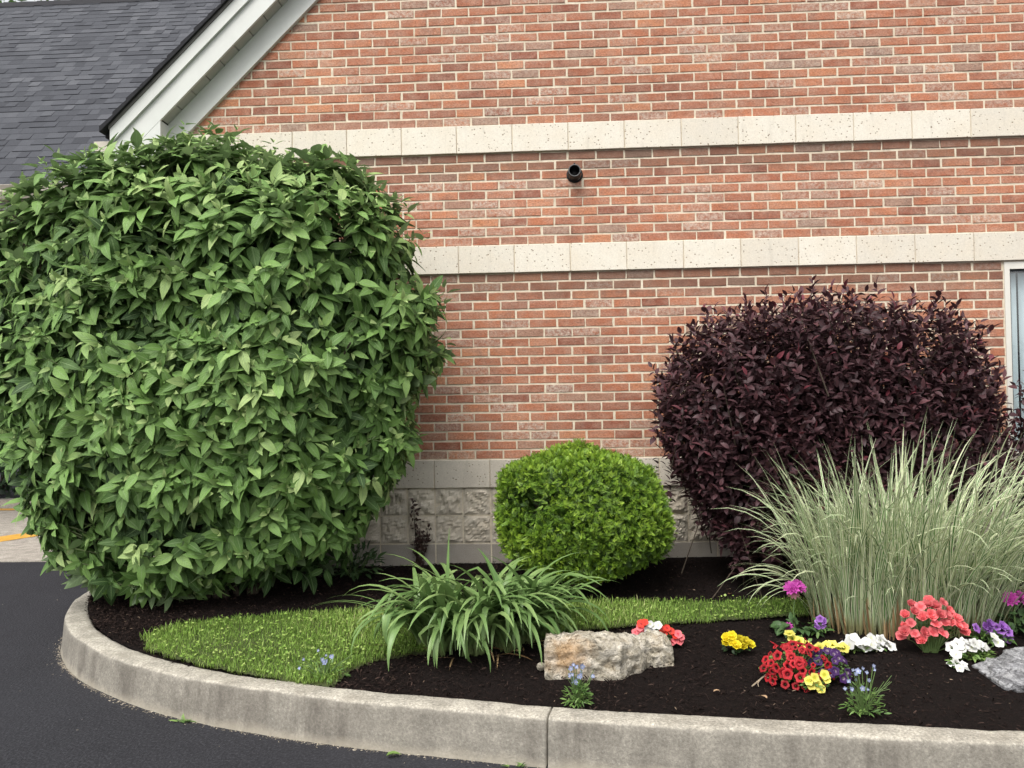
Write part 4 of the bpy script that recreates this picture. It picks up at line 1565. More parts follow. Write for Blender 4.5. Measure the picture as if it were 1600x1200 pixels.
# daylilies
dl = thing('daylily_clump', 'low spreading clump of broad arching strap leaves at the front of the lawn', 'perennial', (1.05, -1.62, 0.20))
B, T = [], []
fans = [(0.66, -1.62), (0.78, -1.72), (0.92, -1.60), (0.98, -1.72), (1.10, -1.58), (1.20, -1.66), (1.32, -1.54), (1.40, -1.48), (1.0, -1.46), (0.82, -1.50), (1.18, -1.46)]
for fx, fy in fans:
    fx = 1.085+(fx-1.03)*0.80
    f_az = rg.uniform(0, pi)
    for k in range(29):
        sgn = 1 if k % 2 else -1
        outx = (fx-1.085)/0.4
        az = f_az + (0 if sgn > 0 else pi) + rg.gauss(0, 0.55)
        if rg.random() < 0.45:
            az = math.atan2((fy+1.58)*2-0.45, outx*(0.45 if outx > 0 else 0.8)) + rg.gauss(0, 0.6)
        inner = 1-k/29
        L = rg.uniform(0.42, 0.66)
        lean = 0.05+0.33*(1-inner)+rg.random()*0.16
        cu = rg.uniform(1.7, 3.1)*(0.66+0.50*(1-inner))
        kn = (rg.uniform(0.55, 0.75), rg.uniform(0.5, 1.1)) if rg.random() < 0.2 else None
        B.append(blade((fx+rg.gauss(0, 0.025), fy+rg.gauss(0, 0.02), 0.185), az, lean, cu, L, rg.uniform(0.025, 0.043), 12, 0.30, kn, 1.5, rg.uniform(-0.3, 0.3), 0.55))
        T.append(min(1, max(0, rg.gauss(0.5, 0.22))))
for az, L, lean in ((pi*0.98, 0.85, 0.75), (pi*1.08, 0.80, 0.62), (pi*0.90, 0.80, 0.7)):
    s0 = 0.78 if cos(az) < 0 else 1.36
    B.append(blade((s0, -1.58, 0.19), az, lean, 1.35, L*0.85, 0.017, 12, 0.3, None, 1.2, 0.2, 0.4))
    T.append(0.6)
for xx, hh in ((0.90, 0.60),):
    B.append(blade((xx, -1.55, 0.19), 1.2, 0.02, 0.12, hh, 0.026, 8, 0.35, None, 1.5, 0.1, 0.35))
    T.append(0.45)
clump(dl, 'leaf', M['lily'], B, T, 300)
B, T = [], []
for k in range(26):
    fx, fy = rg.choice(fans)
    az = rg.uniform(pi, 2*pi)
    B.append(blade((fx+rg.gauss(0, 0.04), fy-0.05, 0.19), az, 0.9+rg.random()*0.5, 0.6, rg.uniform(0.10, 0.24), 0.010, 5, 0.2, None, 1.2, 0.6, 0.6))
    T.append(rg.random())
clump(dl, 'withered_leaf', M['miscdry'], B, T, 26)

# ------------------------------------------------------------------ flowers
def trumpet(R, depth, lobes=5, ruffle=0.10, seg=20, flare=1.0):
    prof = [(0.10, -1.0), (0.16, -0.55), (0.30, -0.18), (0.62, 0.02), (0.90, 0.05), (1.0, -0.02*flare)]
    V, L = [], []
    for i, (r, z) in enumerate(prof):
        for k in range(seg):
            t = 2*pi*k/seg
            lob = 1 + ruffle*cos(lobes*t)*(r**2)
            V.append((R*r*lob*cos(t), R*r*lob*sin(t), depth*z + R*0.07*sin(lobes*2*t+1)*(r**3)))
            L.append(min(1.0, r))
    F = []
    for i in range(len(prof)-1):
        for k in range(seg):
            F.append((i*seg+k, i*seg+(k+1) % seg, (i+1)*seg+(k+1) % seg, (i+1)*seg+k))
    V, L = np.array(V), np.array(L)
    return V, np.array(F), np.zeros(len(V)), L


def petals(R, n, width, layers=1, cup=0.2, ruffle=0.05, seed=0, closed=0.0):
    r_ = random.Random(seed)
    V, F, L = [], [], []
    for ly in range(layers):
        rr = R*(1-0.24*ly)
        lift = cup + ly*(0.85/ max(1, layers)) + closed
        for k in range(n):
            t0 = 2*pi*(k+0.5*(ly % 2))/n + r_.uniform(-0.12, 0.12)
            b = len(V)
            for i in range(4):
                s = i/3
                w = width*rr*(0.35, 0.95, 1.0, 0.55)[i]
                for j in (-1, 0, 1):
                    x = rr*s*cos(lift*s)*(1.0 if j == 0 or i < 3 else 0.86)
                    z = rr*s*sin(lift*s) + (abs(j)*0.10*rr*s) + r_.uniform(-1, 1)*ruffle*rr*s + 0.02*rr*ly
                    y = j*w*0.5
                    V.append((x*cos(t0)-y*sin(t0), x*sin(t0)+y*cos(t0), z))
                    L.append(s)
            for i in range(3):
                for j in range(2):
                    a = b+i*3+j
                    F.append((a, a+3, a+4, a+1))
    V = np.array(V)
    return V, np.array(F), np.zeros(len(V)), np.array(L)


def bloom_meshes(tm, mat, tints=4):
    out = []
    for V, F, A, L in tm:
        for k in range(tints):
            lf = np.stack([np.full(len(V), k/(tints-1)), A, L, np.ones(len(V))], 1)
            out.append(mk_mesh('bloom', V, F, mat, lf, True))
    return out


def place(root, me, p, d, spin=None, s=1.0, name='bloom', stem_from=None, stems=None, smat=None):
    o = bpy.data.objects.new(name, me)
    COL.objects.link(o)
    o.parent = root
    d = Vector(d).normalized()
    qd = d.to_track_quat('Z', 'Y')
    m = qd.to_matrix() @ Matrix.Rotation(random.uniform(0, 6.28) if spin is None else spin, 3, 'Z') @ Matrix.Scale(s, 3)
    m = m.to_4x4()
    m.translation = Vector(p) - Vector(root.location)
    o.matrix_basis = m
    if stems is not None and stem_from is not None:
        a, b = np.array(stem_from, float), np.array(p, float)
        mid = (a+b)/2 + np.array([0, 0, 0.015])
        stems.tube([a, mid, b - np.array(d)*0.004], [0.0022, 0.0018, 0.0014], 4, False)
    return o


LT = [strip(4, ovate(0.55, 0.75), 0.25, 0.12), strip(4, ovate(0.48, 0.7), 0.4, 0.08), strip(4, ovate(0.62, 0.8), 0.12, 0.15)]
NARROW = [strip(3, ovate(0.22, 0.8), 0.3, 0.1), strip(3, ovate(0.28, 0.8), 0.15, 0.15)]


def leafmound(root, c, rad, n, size, mat, T=LT, tint=0.5, flat=0.6, part=40, name='leaf', mass='foliage', up=0.45):
    lv = Leaves(T)
    c = np.array(c)
    U = rand_unit(n)
    U[:, 2] = np.abs(U[:, 2])
    k = rng.random(n)**0.4
    P = c + U*np.array(rad)*k[:, None]
    P[:, 2] = np.maximum(P[:, 2], bed_z(P[:, 0], P[:, 1])+0.004)
    D = U*np.array([1, 1, flat]) + rng.normal(0, 0.35, (n, 3))
    lv.add(P - U*size*0.4, frames(D, rng.normal(0, 0.35, (n, 3))+np.array([0, -0.15, 1.0])+U*up), size*rng.uniform(0.6, 1.2, n), rng.normal(tint, 0.22, n))
    lv.emit(root, name, mat, part, mass, 6)


def bz(x, y):
    return float(bed_z(x, y))


def dome(c, rad, n, zmin=-0.1, front=0.0, sep=0.0):
    """spread directions over the visible top of a mound"""
    out = []
    tries = 0
    while len(out) < n and tries < 4000:
        tries += 1
        u = rand_unit(1)[0]
        if u[2] < zmin or u[1] > 0.55:
            continue
        p = np.array(c)+u*np.array(rad)
        if sep and any(np.linalg.norm((p-q)*np.array([1, 0.6, 1])) < sep for q, _ in out):
            continue
        out.append((p, u))
    return out


# coral begonia
x, y = 3.30, -1.69
z = bz(x, y)
beg = thing('coral_begonia', 'tall coral pink begonia with double blooms on bare pale stems', 'flower', (x, y, z))
BM = bloom_meshes([petals(0.029, 5, 0.95, 3, 0.25, 0.14, 1), petals(0.030, 6, 0.9, 2, 0.35, 0.16, 2), petals(0.028, 4, 1.1, 1, 0.15, 0.12, 3)], M['coral'])
st = MB()
bl_pos = [(-0.135, -0.02, 0.135), (-0.115, -0.05, 0.165), (-0.155, -0.03, 0.095), (-0.10, -0.06, 0.115), (-0.085, -0.03, 0.215), (-0.05, -0.02, 0.235), (-0.01, -0.01, 0.24), (0.03, -0.01, 0.235),
          (0.075, 0.0, 0.25), (-0.055, -0.05, 0.195), (-0.015, -0.06, 0.205), (0.03, -0.06, 0.21), (0.065, -0.05, 0.20), (0.0, -0.075, 0.165), (0.045, -0.075, 0.17), (0.085, -0.05, 0.165),
          (-0.02, -0.08, 0.13), (-0.055, -0.07, 0.125), (0.025, -0.085, 0.125), (0.135, -0.02, 0.175), (0.155, -0.03, 0.14), (0.165, -0.02, 0.115), (0.145, -0.05, 0.045), (0.115, 0.02, 0.20),
          (-0.12, 0.0, 0.19), (-0.075, 0.02, 0.235), (0.02, 0.03, 0.25), (0.125, -0.045, 0.15), (-0.15, -0.055, 0.125), (-0.075, -0.075, 0.09)]
for dx, dy, dz in bl_pos:
    p = (x+dx*0.95, y+dy, z+dz-0.012)
    place(beg, random.choice(BM), p, (dx*2.2+rng.normal(0, .25), -0.75+rng.normal(0, .2), 0.75), None, random.uniform(0.85, 1.15), 'bloom', (x+dx*0.12, y, z-0.01), st)
for k in range(9):
    a = -0.8+k*0.2
    st.tube([(x+a*0.03, y-0.01, z-0.02), (x+a*0.06, y-0.02, z+0.05), (x+a*0.12, y-0.01, z+0.14)], [0.0055, 0.005, 0.003], 5)
st.build('stem', M['stemgreen'], beg)
leafmound(beg, (x+0.05, y+0.05, z+0.07), (0.13, 0.06, 0.10), 34, 0.06, M['leafdark'], LT, 0.75, 0.2, 20)

# mixed calibrachoa at the front: red, violet and yellow plants grown into one another
CT = [trumpet(0.0185, 0.020, 5, 0.10), trumpet(0.0205, 0.018, 5, 0.14), trumpet(0.020, 0.020, 5, 0.12, 20, -1.5)]
RB = bloom_meshes(CT, M['red'])
x, y = 2.535, -2.05
z = bz(x, y)
cr = thing('red_calibrachoa', 'wide mound of small red trumpet flowers at the front of the mulch', 'flower', (x, y, z))
st = MB()
for p, u in dome((x+0.015, y, z+0.045), (0.145, 0.11, 0.125), 62, -0.25, 0, 0.020):
    p = p + rng.normal(0, 0.008, 3)
    place(cr, random.choice(RB), p, (u[0]*0.8+rng.normal(0, .38), u[1]-0.40, u[2]*0.6+0.45+rng.normal(0, .38)), None, random.choice((0.6, 0.85, 0.95, 1.0, 1.1, 1.15)), 'bloom', (x+u[0]*0.03, y, z), st)
st.build('stem', M['stemgreen'], cr)
leafmound(cr, (x+0.015, y+0.01, z+0.03), (0.165, 0.12, 0.12), 420, 0.022, M['leaf'], LT, 0.65, 0.5, 40)
VB = bloom_meshes(CT, M['violet'])
x, y = 2.695, -2.05
z = bz(x, y)
cv = thing('violet_calibrachoa', 'dark violet trumpet flowers on the right flank of the red mound', 'flower', (x, y, z))
st = MB()
for p, u in dome((x-0.01, y, z+0.045), (0.085, 0.085, 0.095), 20, -0.2, 0, 0.02):
    place(cv, random.choice(VB), p, (u[0]*0.7, u[1]-0.55, u[2]*0.6+0.45), None, random.uniform(0.85, 1.1), 'bloom', (x, y, z), st)
st.build('stem', M['stemgreen'], cv)
leafmound(cv, (x, y+0.01, z+0.03), (0.095, 0.09, 0.10), 220, 0.020, M['leaf'], LT, 0.5, 0.5, 30)
YB = bloom_meshes([trumpet(0.021, 0.012, 5, 0.10), petals(0.021, 5, 1.0, 1, 0.1, 0.05, 8)], M['paleyel'])
x, y = 2.60, -2.17
z = bz(x, y)
cy_ = thing('yellow_calibrachoa', 'small group of round yellow blooms below the violet flowers', 'flower', (x, y, z))
st = MB()
for dx, dz in ((-0.045, 0.052), (-0.02, 0.066), (0.022, 0.078), (0.03, 0.06), (-0.008, 0.035), (0.004, 0.018), (-0.035, 0.034)):
    place(cy_, random.choice(YB), (x+dx, y-0.01, z+dz), (dx*3, -0.9, 0.5), None, random.uniform(0.95, 1.15), 'bloom', (x, y+0.01, z), st)
st.build('stem', M['stemgreen'], cy_)
leafmound(cy_, (x-0.02, y+0.02, z+0.02), (0.07, 0.05, 0.05), 120, 0.02, M['leaf'], LT, 0.7, 0.5, 20)

# pale yellow petunias behind the red mound
PYB = bloom_meshes([trumpet(0.030, 0.035, 5, 0.12), trumpet(0.027, 0.032, 5, 0.15)], M['paleyel'])
for i, (x, y, bl, lab) in enumerate((
        (2.66, -1.70, [(-0.03, 0.075), (-0.045, 0.10), (0.0, 0.06), (0.03, 0.045), (0.045, 0.035)], 'pale yellow petunia with upturned trumpets behind the left of the red mound'),
        (2.80, -1.76, [(-0.06, 0.055), (-0.03, 0.062), (0.0, 0.066), (0.03, 0.062), (0.055, 0.05), (0.01, 0.045)], 'pale yellow petunia with flat topped blooms behind the right of the red mound'))):
    z = bz(x, y)
    r = thing('pale_yellow_petunia', lab, 'flower', (x, y, z), 'pale yellow petunias behind the red mound')
    st = MB()
    for dx, dz in bl:
        place(r, random.choice(PYB), (x+dx, y-0.02, z+dz), (dx*5+rng.normal(0, .3), -0.55+rng.normal(0, .3), 0.7), None, random.uniform(0.8, 1.05), 'bloom', (x, y, z), st)
    st.build('stem', M['stemgreen'], r)
    leafmound(r, (x, y+0.01, z+0.02), (0.085, 0.05, 0.055), 90, 0.026, M['leaf'], LT, 0.75, 0.5, 20)

# bright yellow clump
x, y = 2.36, -1.70
z = bz(x, y)
r = thing('yellow_marigold', 'low clump of bright lemon yellow ruffled blooms alone on the mulch', 'flower', (x, y, z))
YM = bloom_meshes([petals(0.027, 7, 0.9, 3, 0.2, 0.14, 11), petals(0.028, 7, 0.9, 3, 0.3, 0.14, 12)], M['yellow'])
st = MB()
for dx, dz, dy in ((-0.05, 0.075, 0), (-0.025, 0.085, 0), (-0.055, 0.055, -0.01), (-0.025, 0.058, -0.02), (-0.01, 0.048, -0.03), (0.015, 0.065, 0), (0.04, 0.062, -0.01), (0.02, 0.045, -0.02), (0.065, 0.045, 0)):
    place(r, random.choice(YM), (x+dx, y-0.02+dy, z+dz), (dx*4, -0.6, 0.75), None, random.uniform(0.85, 1.1), 'bloom', (x, y, z), st)
st.build('stem', M['stemgreen'], r)
leafmound(r, (x, y, z+0.012), (0.075, 0.05, 0.045), 80, 0.028, M['leafdark'], LT, 0.7, 0.5, 15)

# white petunias
WB = bloom_meshes([trumpet(0.028, 0.030, 5, 0.16), trumpet(0.025, 0.035, 5, 0.20), petals(0.027, 5, 1.05, 1, 0.05, 0.12, 21)], M['whitep'])
for x, y, bl, lab, nl, tall in (
        (2.99, -1.69, [(-0.115, 0.03), (-0.09, 0.045), (-0.075, 0.065), (-0.05, 0.055), (-0.03, 0.04), (-0.01, 0.06), (0.015, 0.045), (0.03, 0.065), (0.05, 0.05), (0.075, 0.06), (0.10, 0.05), (0.12, 0.03), (0.035, 0.03), (0.055, 0.025), (-0.005, 0.03), (-0.06, 0.075)],
         'spreading white petunia between the red mound and the coral begonia', 30, 0),
        (3.455, -1.80, [(-0.10, 0.06), (-0.08, 0.075), (-0.055, 0.08), (-0.03, 0.085), (-0.005, 0.085), (0.02, 0.08), (0.04, 0.07), (-0.06, 0.06), (-0.02, 0.065), (0.015, 0.06), (-0.105, 0.04), (0.085, 0.115), (0.105, 0.085)],
         'white petunia with lime green leaves right of the coral begonia', 130, 1),
        (3.315, -1.905, [(-0.022, 0.025), (0.0, 0.032), (0.025, 0.028), (-0.005, 0.016), (0.03, 0.018)], 'tiny white petunia alone on the mulch below the larger white clumps', 14, 0)):
    z = bz(x, y)
    r = thing('white_petunia', lab, 'flower', (x, y, z), 'white petunias on the mulch')
    st = MB()
    for dx, dz in bl:
        place(r, random.choice(WB), (x+dx, y-0.02+rng.normal(0, 0.015), z+dz), (dx*4+rng.normal(0, .25), -0.6+rng.normal(0, .25), 0.65), None,
              random.uniform(0.8, 1.1)*(0.75 if len(bl) < 6 else 1), 'bloom', (x+dx*0.3, y, z), st)
    st.build('stem', M['stemgreen'], r)
    leafmound(r, (x, y, z+0.012), (0.11 if len(bl) > 6 else 0.03, 0.05, 0.06 if nl > 100 else 0.035), nl, 0.035, M['leaf'], LT, 0.85, 0.5, 30)

# impatiens behind the tan rock
x, y = 1.985, -1.60
z = bz(x, y)
r = thing('impatiens', 'mixed pink, white and orange red impatiens just behind the tan rock', 'flower', (x, y, z))
st = MB()
IT = [petals(0.022, 5, 1.05, 1, 0.08, 0.06, 31), petals(0.020, 5, 1.1, 1, 0.15, 0.08, 32)]
IB = {'w': bloom_meshes(IT, M['whitep']), 'r': bloom_meshes(IT, M['impred']), 'p': bloom_meshes(IT, M['imppink'])}
for k, dx, dz in (('p', -0.115, 0.075), ('p', -0.09, 0.085), ('p', -0.12, 0.055), ('p', -0.085, 0.065), ('r', -0.085, 0.118), ('r', -0.065, 0.125), ('p', -0.09, 0.10), ('w', -0.04, 0.115), ('w', -0.02, 0.105),
                  ('w', -0.05, 0.085), ('w', -0.03, 0.075), ('w', 0.0, 0.11), ('w', -0.055, 0.06), ('r', 0.02, 0.09), ('r', 0.045, 0.095), ('r', 0.065, 0.08), ('r', 0.03, 0.072), ('p', 0.10, 0.065),
                  ('p', 0.115, 0.05), ('p', 0.085, 0.035), ('p', 0.105, 0.03), ('p', 0.07, 0.025), ('r', 0.085, 0.06)):
    place(r, random.choice(IB[k]), (x+dx, y-0.04, z+dz), (dx*2, -0.8, 0.6), None, random.uniform(0.9, 1.15), 'bloom', (x+dx*0.4, y, z), st)
st.build('stem', M['stemgreen'], r)
leafmound(r, (x, y, z+0.03), (0.13, 0.07, 0.075), 150, 0.034, M['leafdark'], LT, 0.75, 0.4, 30)

# dahlias
DB = bloom_meshes([petals(0.052, 11, 0.42, 4, 0.05, 0.08, 41), petals(0.050, 12, 0.40, 4, 0.12, 0.08, 42)], M['magenta'])
FB = bloom_meshes([petals(0.046, 9, 0.5, 1, -0.75, 0.1, 43)], M['faded'])
for x, y, zb, fade, lab in ((2.728, -1.45, 0.445, True, 'tall magenta dahlia with browned lower petals left of the striped grass'),
                            (3.845, -1.47, 0.395, False, 'magenta dahlia with grey-green leaves at the right photo edge')):
    z = bz(x, y)
    r = thing('dahlia', lab, 'flower', (x, y, z), 'magenta dahlias beside the striped grass')
    st = MB()
    st.tube([(x, y, z-0.02), (x-0.008, y, z+0.12), (x+0.003, y-0.005, zb-0.012)], [0.0042, 0.0038, 0.003], 6)
    if not fade:
        st.tube([(x, y, z), (x+0.03, y, z+0.08), (x+0.05, y-0.02, z+0.13)], [0.003, 0.003, 0.002], 5)
    st.build('stem', M['stemgreen'], r)
    if fade:
        place(r, DB[2], (x-0.016, y-0.008, zb+0.006), (-0.35, -0.6, 0.75), 0.3, 0.92)
        place(r, DB[6], (x+0.026, y+0.004, zb+0.010), (0.45, -0.6, 0.7), 1.1, 0.88)
        place(r, FB[1], (x-0.005, y, zb-0.012), (-0.1, -0.3, 0.9), 0.2, 0.95, 'faded_bloom')
        place(r, DB[1], (x-0.045, y-0.03, z+0.045), (-0.2, -0.8, 0.5), 0, 0.5)
    else:
        place(r, DB[3], (x-0.03, y-0.01, zb), (-0.3, -0.75, 0.6), 0.3, 0.85)
        place(r, DB[6], (x+0.03, y, zb+0.002), (0.4, -0.7, 0.6), 1.1, 0.85)
    leafmound(r, (x, y-0.01, z+0.03), (0.13, 0.09, 0.06 if fade else 0.14), 46 if fade else 80, 0.06, M['leafdark'], LT, 0.85, 0.4, 25)

# lilac petunias
LB = bloom_meshes([trumpet(0.026, 0.025, 5, 0.14), petals(0.027, 5, 1.05, 2, 0.15, 0.12, 51)], M['lilac'])
for x, y, bl, lab, rad in ((2.848, -1.475, [(-0.01, 0.075), (0.005, 0.06), (-0.005, 0.09), (0.01, 0.078), (-0.015, 0.055)], 'single upright lilac petunia stem at the left foot of the striped grass', 0.06),
                           (3.645, -1.60, [(-0.075, 0.085), (-0.03, 0.095), (-0.01, 0.105), (0.02, 0.09), (0.0, 0.08), (-0.02, 0.075), (0.05, 0.095), (0.065, 0.085), (0.045, 0.075), (0.08, 0.065), (0.075, 0.03)],
                            'bushy lilac petunia between the striped grass and the right dahlia', 0.11)):
    z = bz(x, y)
    r = thing('lilac_petunia', lab, 'flower', (x, y, z), 'lilac petunias by the striped grass')
    st = MB()
    for dx, dz in bl:
        place(r, random.choice(LB), (x+dx, y-0.015, z+dz), (dx*3+rng.normal(0, .3), -0.7, 0.5), None, random.uniform(0.75, 1.0), 'bloom', (x+dx*0.4, y, z), st)
    st.build('stem', M['stemgreen'], r)
    leafmound(r, (x, y, z+0.02), (rad, 0.06, 0.075), int(1100*rad), 0.034, M['leaf'], LT, 0.45, 0.6, 25)

# pale blue lobelias
BB = bloom_meshes([petals(0.0105, 5, 0.75, 1, 0.15, 0.1, 61), petals(0.0085, 4, 0.8, 1, 0.3, 0.1, 62)], M['blue'])
for x, y, h, w, nb, nl, lab in ((1.552, -2.31, 0.155, 0.075, 15, 230, 'pale blue lobelia in front of the tan rock by the kerb'),
                                (2.70, -2.40, 0.175, 0.11, 16, 200, 'straggly pale blue lobelia below the red mound by the kerb'),
                                (0.385, -2.03, 0.12, 0.13, 11, 60, 'sparse pale blue lobelia at the lawn corner by the kerb')):
    z = bz(x, y)
    r = thing('lobelia', lab, 'flower', (x, y, z), 'pale blue lobelias along the kerb')
    st = MB()
    for k in range(nb):
        u = rng.normal(0, 0.45), rng.normal(0, 0.3)
        hh = h*rng.uniform(0.55, 1.08)
        p = (x+u[0]*w, y+u[1]*w*0.7, z+hh)
        place(r, random.choice(BB), p, (rng.normal(0, .5), -0.8, 0.4), None, random.uniform(0.8, 1.3), 'bloom', (x+u[0]*w*0.25, y, z), st)
    for k in range(14):
        a = rng.uniform(0, 6.28)
        st.tube([(x, y, z), (x+w*0.5*cos(a), y+w*0.3*sin(a), z+h*0.5), (x+w*cos(a), y+w*0.5*sin(a), z+h*rng.uniform(0.5, 0.95))], [0.0016, 0.0013, 0.001], 4, False)
    st.build('stem', M['stemgreen'], r)
    leafmound(r, (x, y, z+0.01), (w*0.85, w*0.6, h*0.68), nl, 0.030, M['leaf'], NARROW, 0.6, 0.9, 40)

# ------------------------------------------------------------------ rocks
def rock(name, label, outline_top, outline_bot, y_front, depth, mat, seed, nx=56, rough=0.012, strata=0.006, back=None):
    """a slab: top and bottom lines along x, rounded section in y/z, weathered surface"""
    xs = np.linspace(outline_top[0][0], outline_top[-1][0], nx)
    yf = np.interp(xs, [p[0] for p in back], [p[1] for p in back]) if back else np.full(nx, y_front)
    zt = np.interp(xs, [p[0] for p in outline_top], [p[1] for p in outline_top])
    zb = np.interp(xs, [p[0] for p in outline_bot], [p[1] for p in outline_bot])
    nr = 72
    V = []
    for i, x in enumerate(xs):
        e = min(1.0, 0.80+min(i, nx-1-i)/8.0)
        for k in range(nr):
            t = 2*pi*k/nr
            cy, cz = cos(t), sin(t)
            f = (abs(cy)**6+abs(cz)**6)**(-1/6)
            hz = (zt[i]-zb[i])/2*e
            V.append((x, yf[i]+depth/2 + f*cy*depth/2*(0.75+0.25*e), (zt[i]+zb[i])/2 + f*cz*hz))
    V = np.array(V)
    C = V.copy()
    cx = np.repeat(np.stack([xs, yf+depth/2, (zt+zb)/2], 1), nr, 0)
    N = C-cx
    N /= np.maximum(np.linalg.norm(N, axis=1, keepdims=True), 1e-6)
    V += N*(fbm(V, 20, 6, seed, 0.74)*rough)[:, None]
    V += N*(np.abs(vnoise(V*np.array([9, 9, 75]), seed+5))*-strata)[:, None]
    F = [(i*nr+k, i*nr+(k+1) % nr, (i+1)*nr+(k+1) % nr, (i+1)*nr+k) for i in range(nx-1) for k in range(nr)]
    F.append(tuple(range(nr-1, -1, -1)))
    F.append(tuple((nx-1)*nr+k for k in range(nr)))
    ctr = V.mean(0)
    o = obj(name, V-ctr, F, mat, None, None, True)
    o.location = ctr
    return tag(o, label, 'rock')


rock('tan_rock', 'long tan limestone slab with an orange stain standing in the mulch',
     [(1.410, 0.338), (1.43, 0.352), (1.48, 0.358), (1.60, 0.354), (1.72, 0.346), (1.80, 0.332), (1.87, 0.305), (1.90, 0.312), (1.97, 0.306), (2.01, 0.285), (2.03, 0.262)],
     [(1.410, 0.15), (1.70, 0.12), (1.80, 0.12), (1.825, 0.13), (2.03, 0.14)], -2.02, 0.17, M['rock1'], 71, nx=130, rough=0.0090, strata=0.008, back=[(1.40, -2.02), (1.76, -2.02), (1.80, -1.97), (1.86, -1.93), (1.90, -1.875), (2.03, -1.85)])
rock('grey_rock', 'grey layered rock cut off by the right photo edge', [(3.40, 0.200), (3.43, 0.222), (3.48, 0.236), (3.515, 0.240), (3.535, 0.268), (3.59, 0.285), (3.70, 0.305), (3.88, 0.30), (4.02, 0.22)],
     [(3.40, 0.175), (3.48, 0.12), (3.58, 0.05), (4.02, 0.05)], -2.16, 0.30, M['rock2'], 83, nx=100, rough=0.012, strata=0.022)
V, F = [], []
p0 = rand_unit(60)
bmr = bpy.data.meshes.new('small_stone')
import bmesh
bm = bmesh.new()
bmesh.ops.create_icosphere(bm, subdivisions=2, radius=1)
for v in bm.verts:
    n = 1+0.22*vnoise(np.array([v.co])*2.3, 6)[0]
    v.co = Vector((v.co.x*0.020*n, v.co.y*0.020*n, v.co.z*0.024*n))
bm.to_mesh(bmr)
bm.free()
bmr.materials.append(M['rock1'])
o = link('small_stone', bmr)
o.location = (1.392, -1.93, 0.205)
tag(o, 'small pale stone lying against the left end of the tan rock', 'stone')

# ------------------------------------------------------------------ weeds, vine, twig, fallen leaves
x, y = 0.10, -0.36
r = thing('leafy_weed', 'low green weed at the wall foot right of the huge bush', 'weed', (x, y, bz(x, y)))
leafmound(r, (x, y, bz(x, y)+0.02), (0.24, 0.10, 0.24), 190, 0.07, M['leafdark'], [strip(4, ovate(0.34, 0.8), 0.3, 0.1)], 0.65, 1.0, 60)
st = MB()
for k in range(10):
    a = k*0.63
    st.tube([(x, y, bz(x, y)-0.02), (x+0.10*cos(a), y+0.05*sin(a), 0.38), (x+0.18*cos(a), y+0.08*sin(a), 0.47)], [0.003, 0.0025, 0.001], 4)
st.build('stem', M['stemgreen'], r)

r = thing('purple_seedling', 'dark reddish twiggy seedling climbing the rough stone base behind the strap leaves', 'plant', (0.49, -0.06, 0.27))
lv = Leaves([strip(3, ovate(0.5), 0.3, 0.1)])
st = MB()
pts_ = []
for k in range(11):
    h = [0.50, 0.47, 0.40, 0.30, 0.26, 0.24, 0.2, 0.2, 0.18, 0.16, 0.3][k]
    tipx = 0.455+(0 if k < 3 else rg.uniform(-0.02, 0.17)) + rg.uniform(-0.02, 0.02)
    a, b, c = (0.50, -0.06, 0.25), ((0.49+tipx)/2, -0.07, 0.25+h*0.5), (tipx, -0.05, 0.26+h)
    st.tube([a, b, c], [0.003, 0.0022, 0.001], 4)
    for t in np.linspace(0.15, 1, 24):
        p = np.array(a)*(1-t)**2+2*np.array(b)*t*(1-t)+np.array(c)*t*t
        pts_.append(p+rng.normal(0, 0.014, 3)*np.array([1, 0.5, 1]))
P = np.array(pts_)
lv.add(P, frames(rand_unit(len(P))+np.array([0, -0.5, 0]), rand_unit(len(P))+np.array([0, -1, 0.5])), rng.uniform(0.022, 0.042, len(P)), rng.random(len(P)))
lv.emit(r, 'leaf', M['vine'], 80, 'foliage', 6)
st.build('stem', M['twigw'], r)

def kerb_at(xv, off=-0.032):
    i = int(np.argmin(np.abs(KC[:, 0]-xv) + (KC[:, 1] > -0.9)*9))
    return KC[i]+KN[i]*off


for xv, n, sz, lab in ((-0.235, 20, 0.034, 'small green weed growing at the kerb foot on the asphalt'), (1.33, 12, 0.03, 'tiny yellowed weed tuft in the kerb joint at the photo bottom')):
    p = kerb_at(xv)
    r = thing('kerb_weed', lab, 'weed', (p[0], p[1], 0.0))
    lv = Leaves(NARROW)
    P = np.stack([p[0]+rng.normal(0, 0.018, n), p[1]+rng.normal(-0.008, 0.008, n), np.full(n, 0.003)], 1)
    D = np.stack([rng.normal(0, 0.8, n), rng.normal(-0.35, 0.3, n), rng.uniform(0.15, 1.0, n)], 1)
    lv.add(P, frames(D, np.tile([0, -0.3, 1.0], (n, 1))+rng.normal(0, 0.2, (n, 3))), sz*rng.uniform(0.6, 1.3, n), rng.uniform(0.4, 1, n))
    lv.emit(r, 'leaf', M['leaf'], n, 'foliage', 1)


def fallen(x, y, z, size, mat, tint, rz, label, cat='leaf'):
    V, F, A, L = strip(5, ovate(0.55), 0.25, 0.25, 0.05)
    lf = np.stack([np.full(len(V), tint), A, L, np.ones(len(V))], 1)
    o = obj('fallen_leaf', V*size, F, mat, None, lf, True)
    o.location = (x, y, z+0.012)
    o.rotation_euler = (rg.uniform(-0.3, 0.3), rg.uniform(-0.35, 0.1), rz)
    tag(o, label, cat, 'fallen leaves')


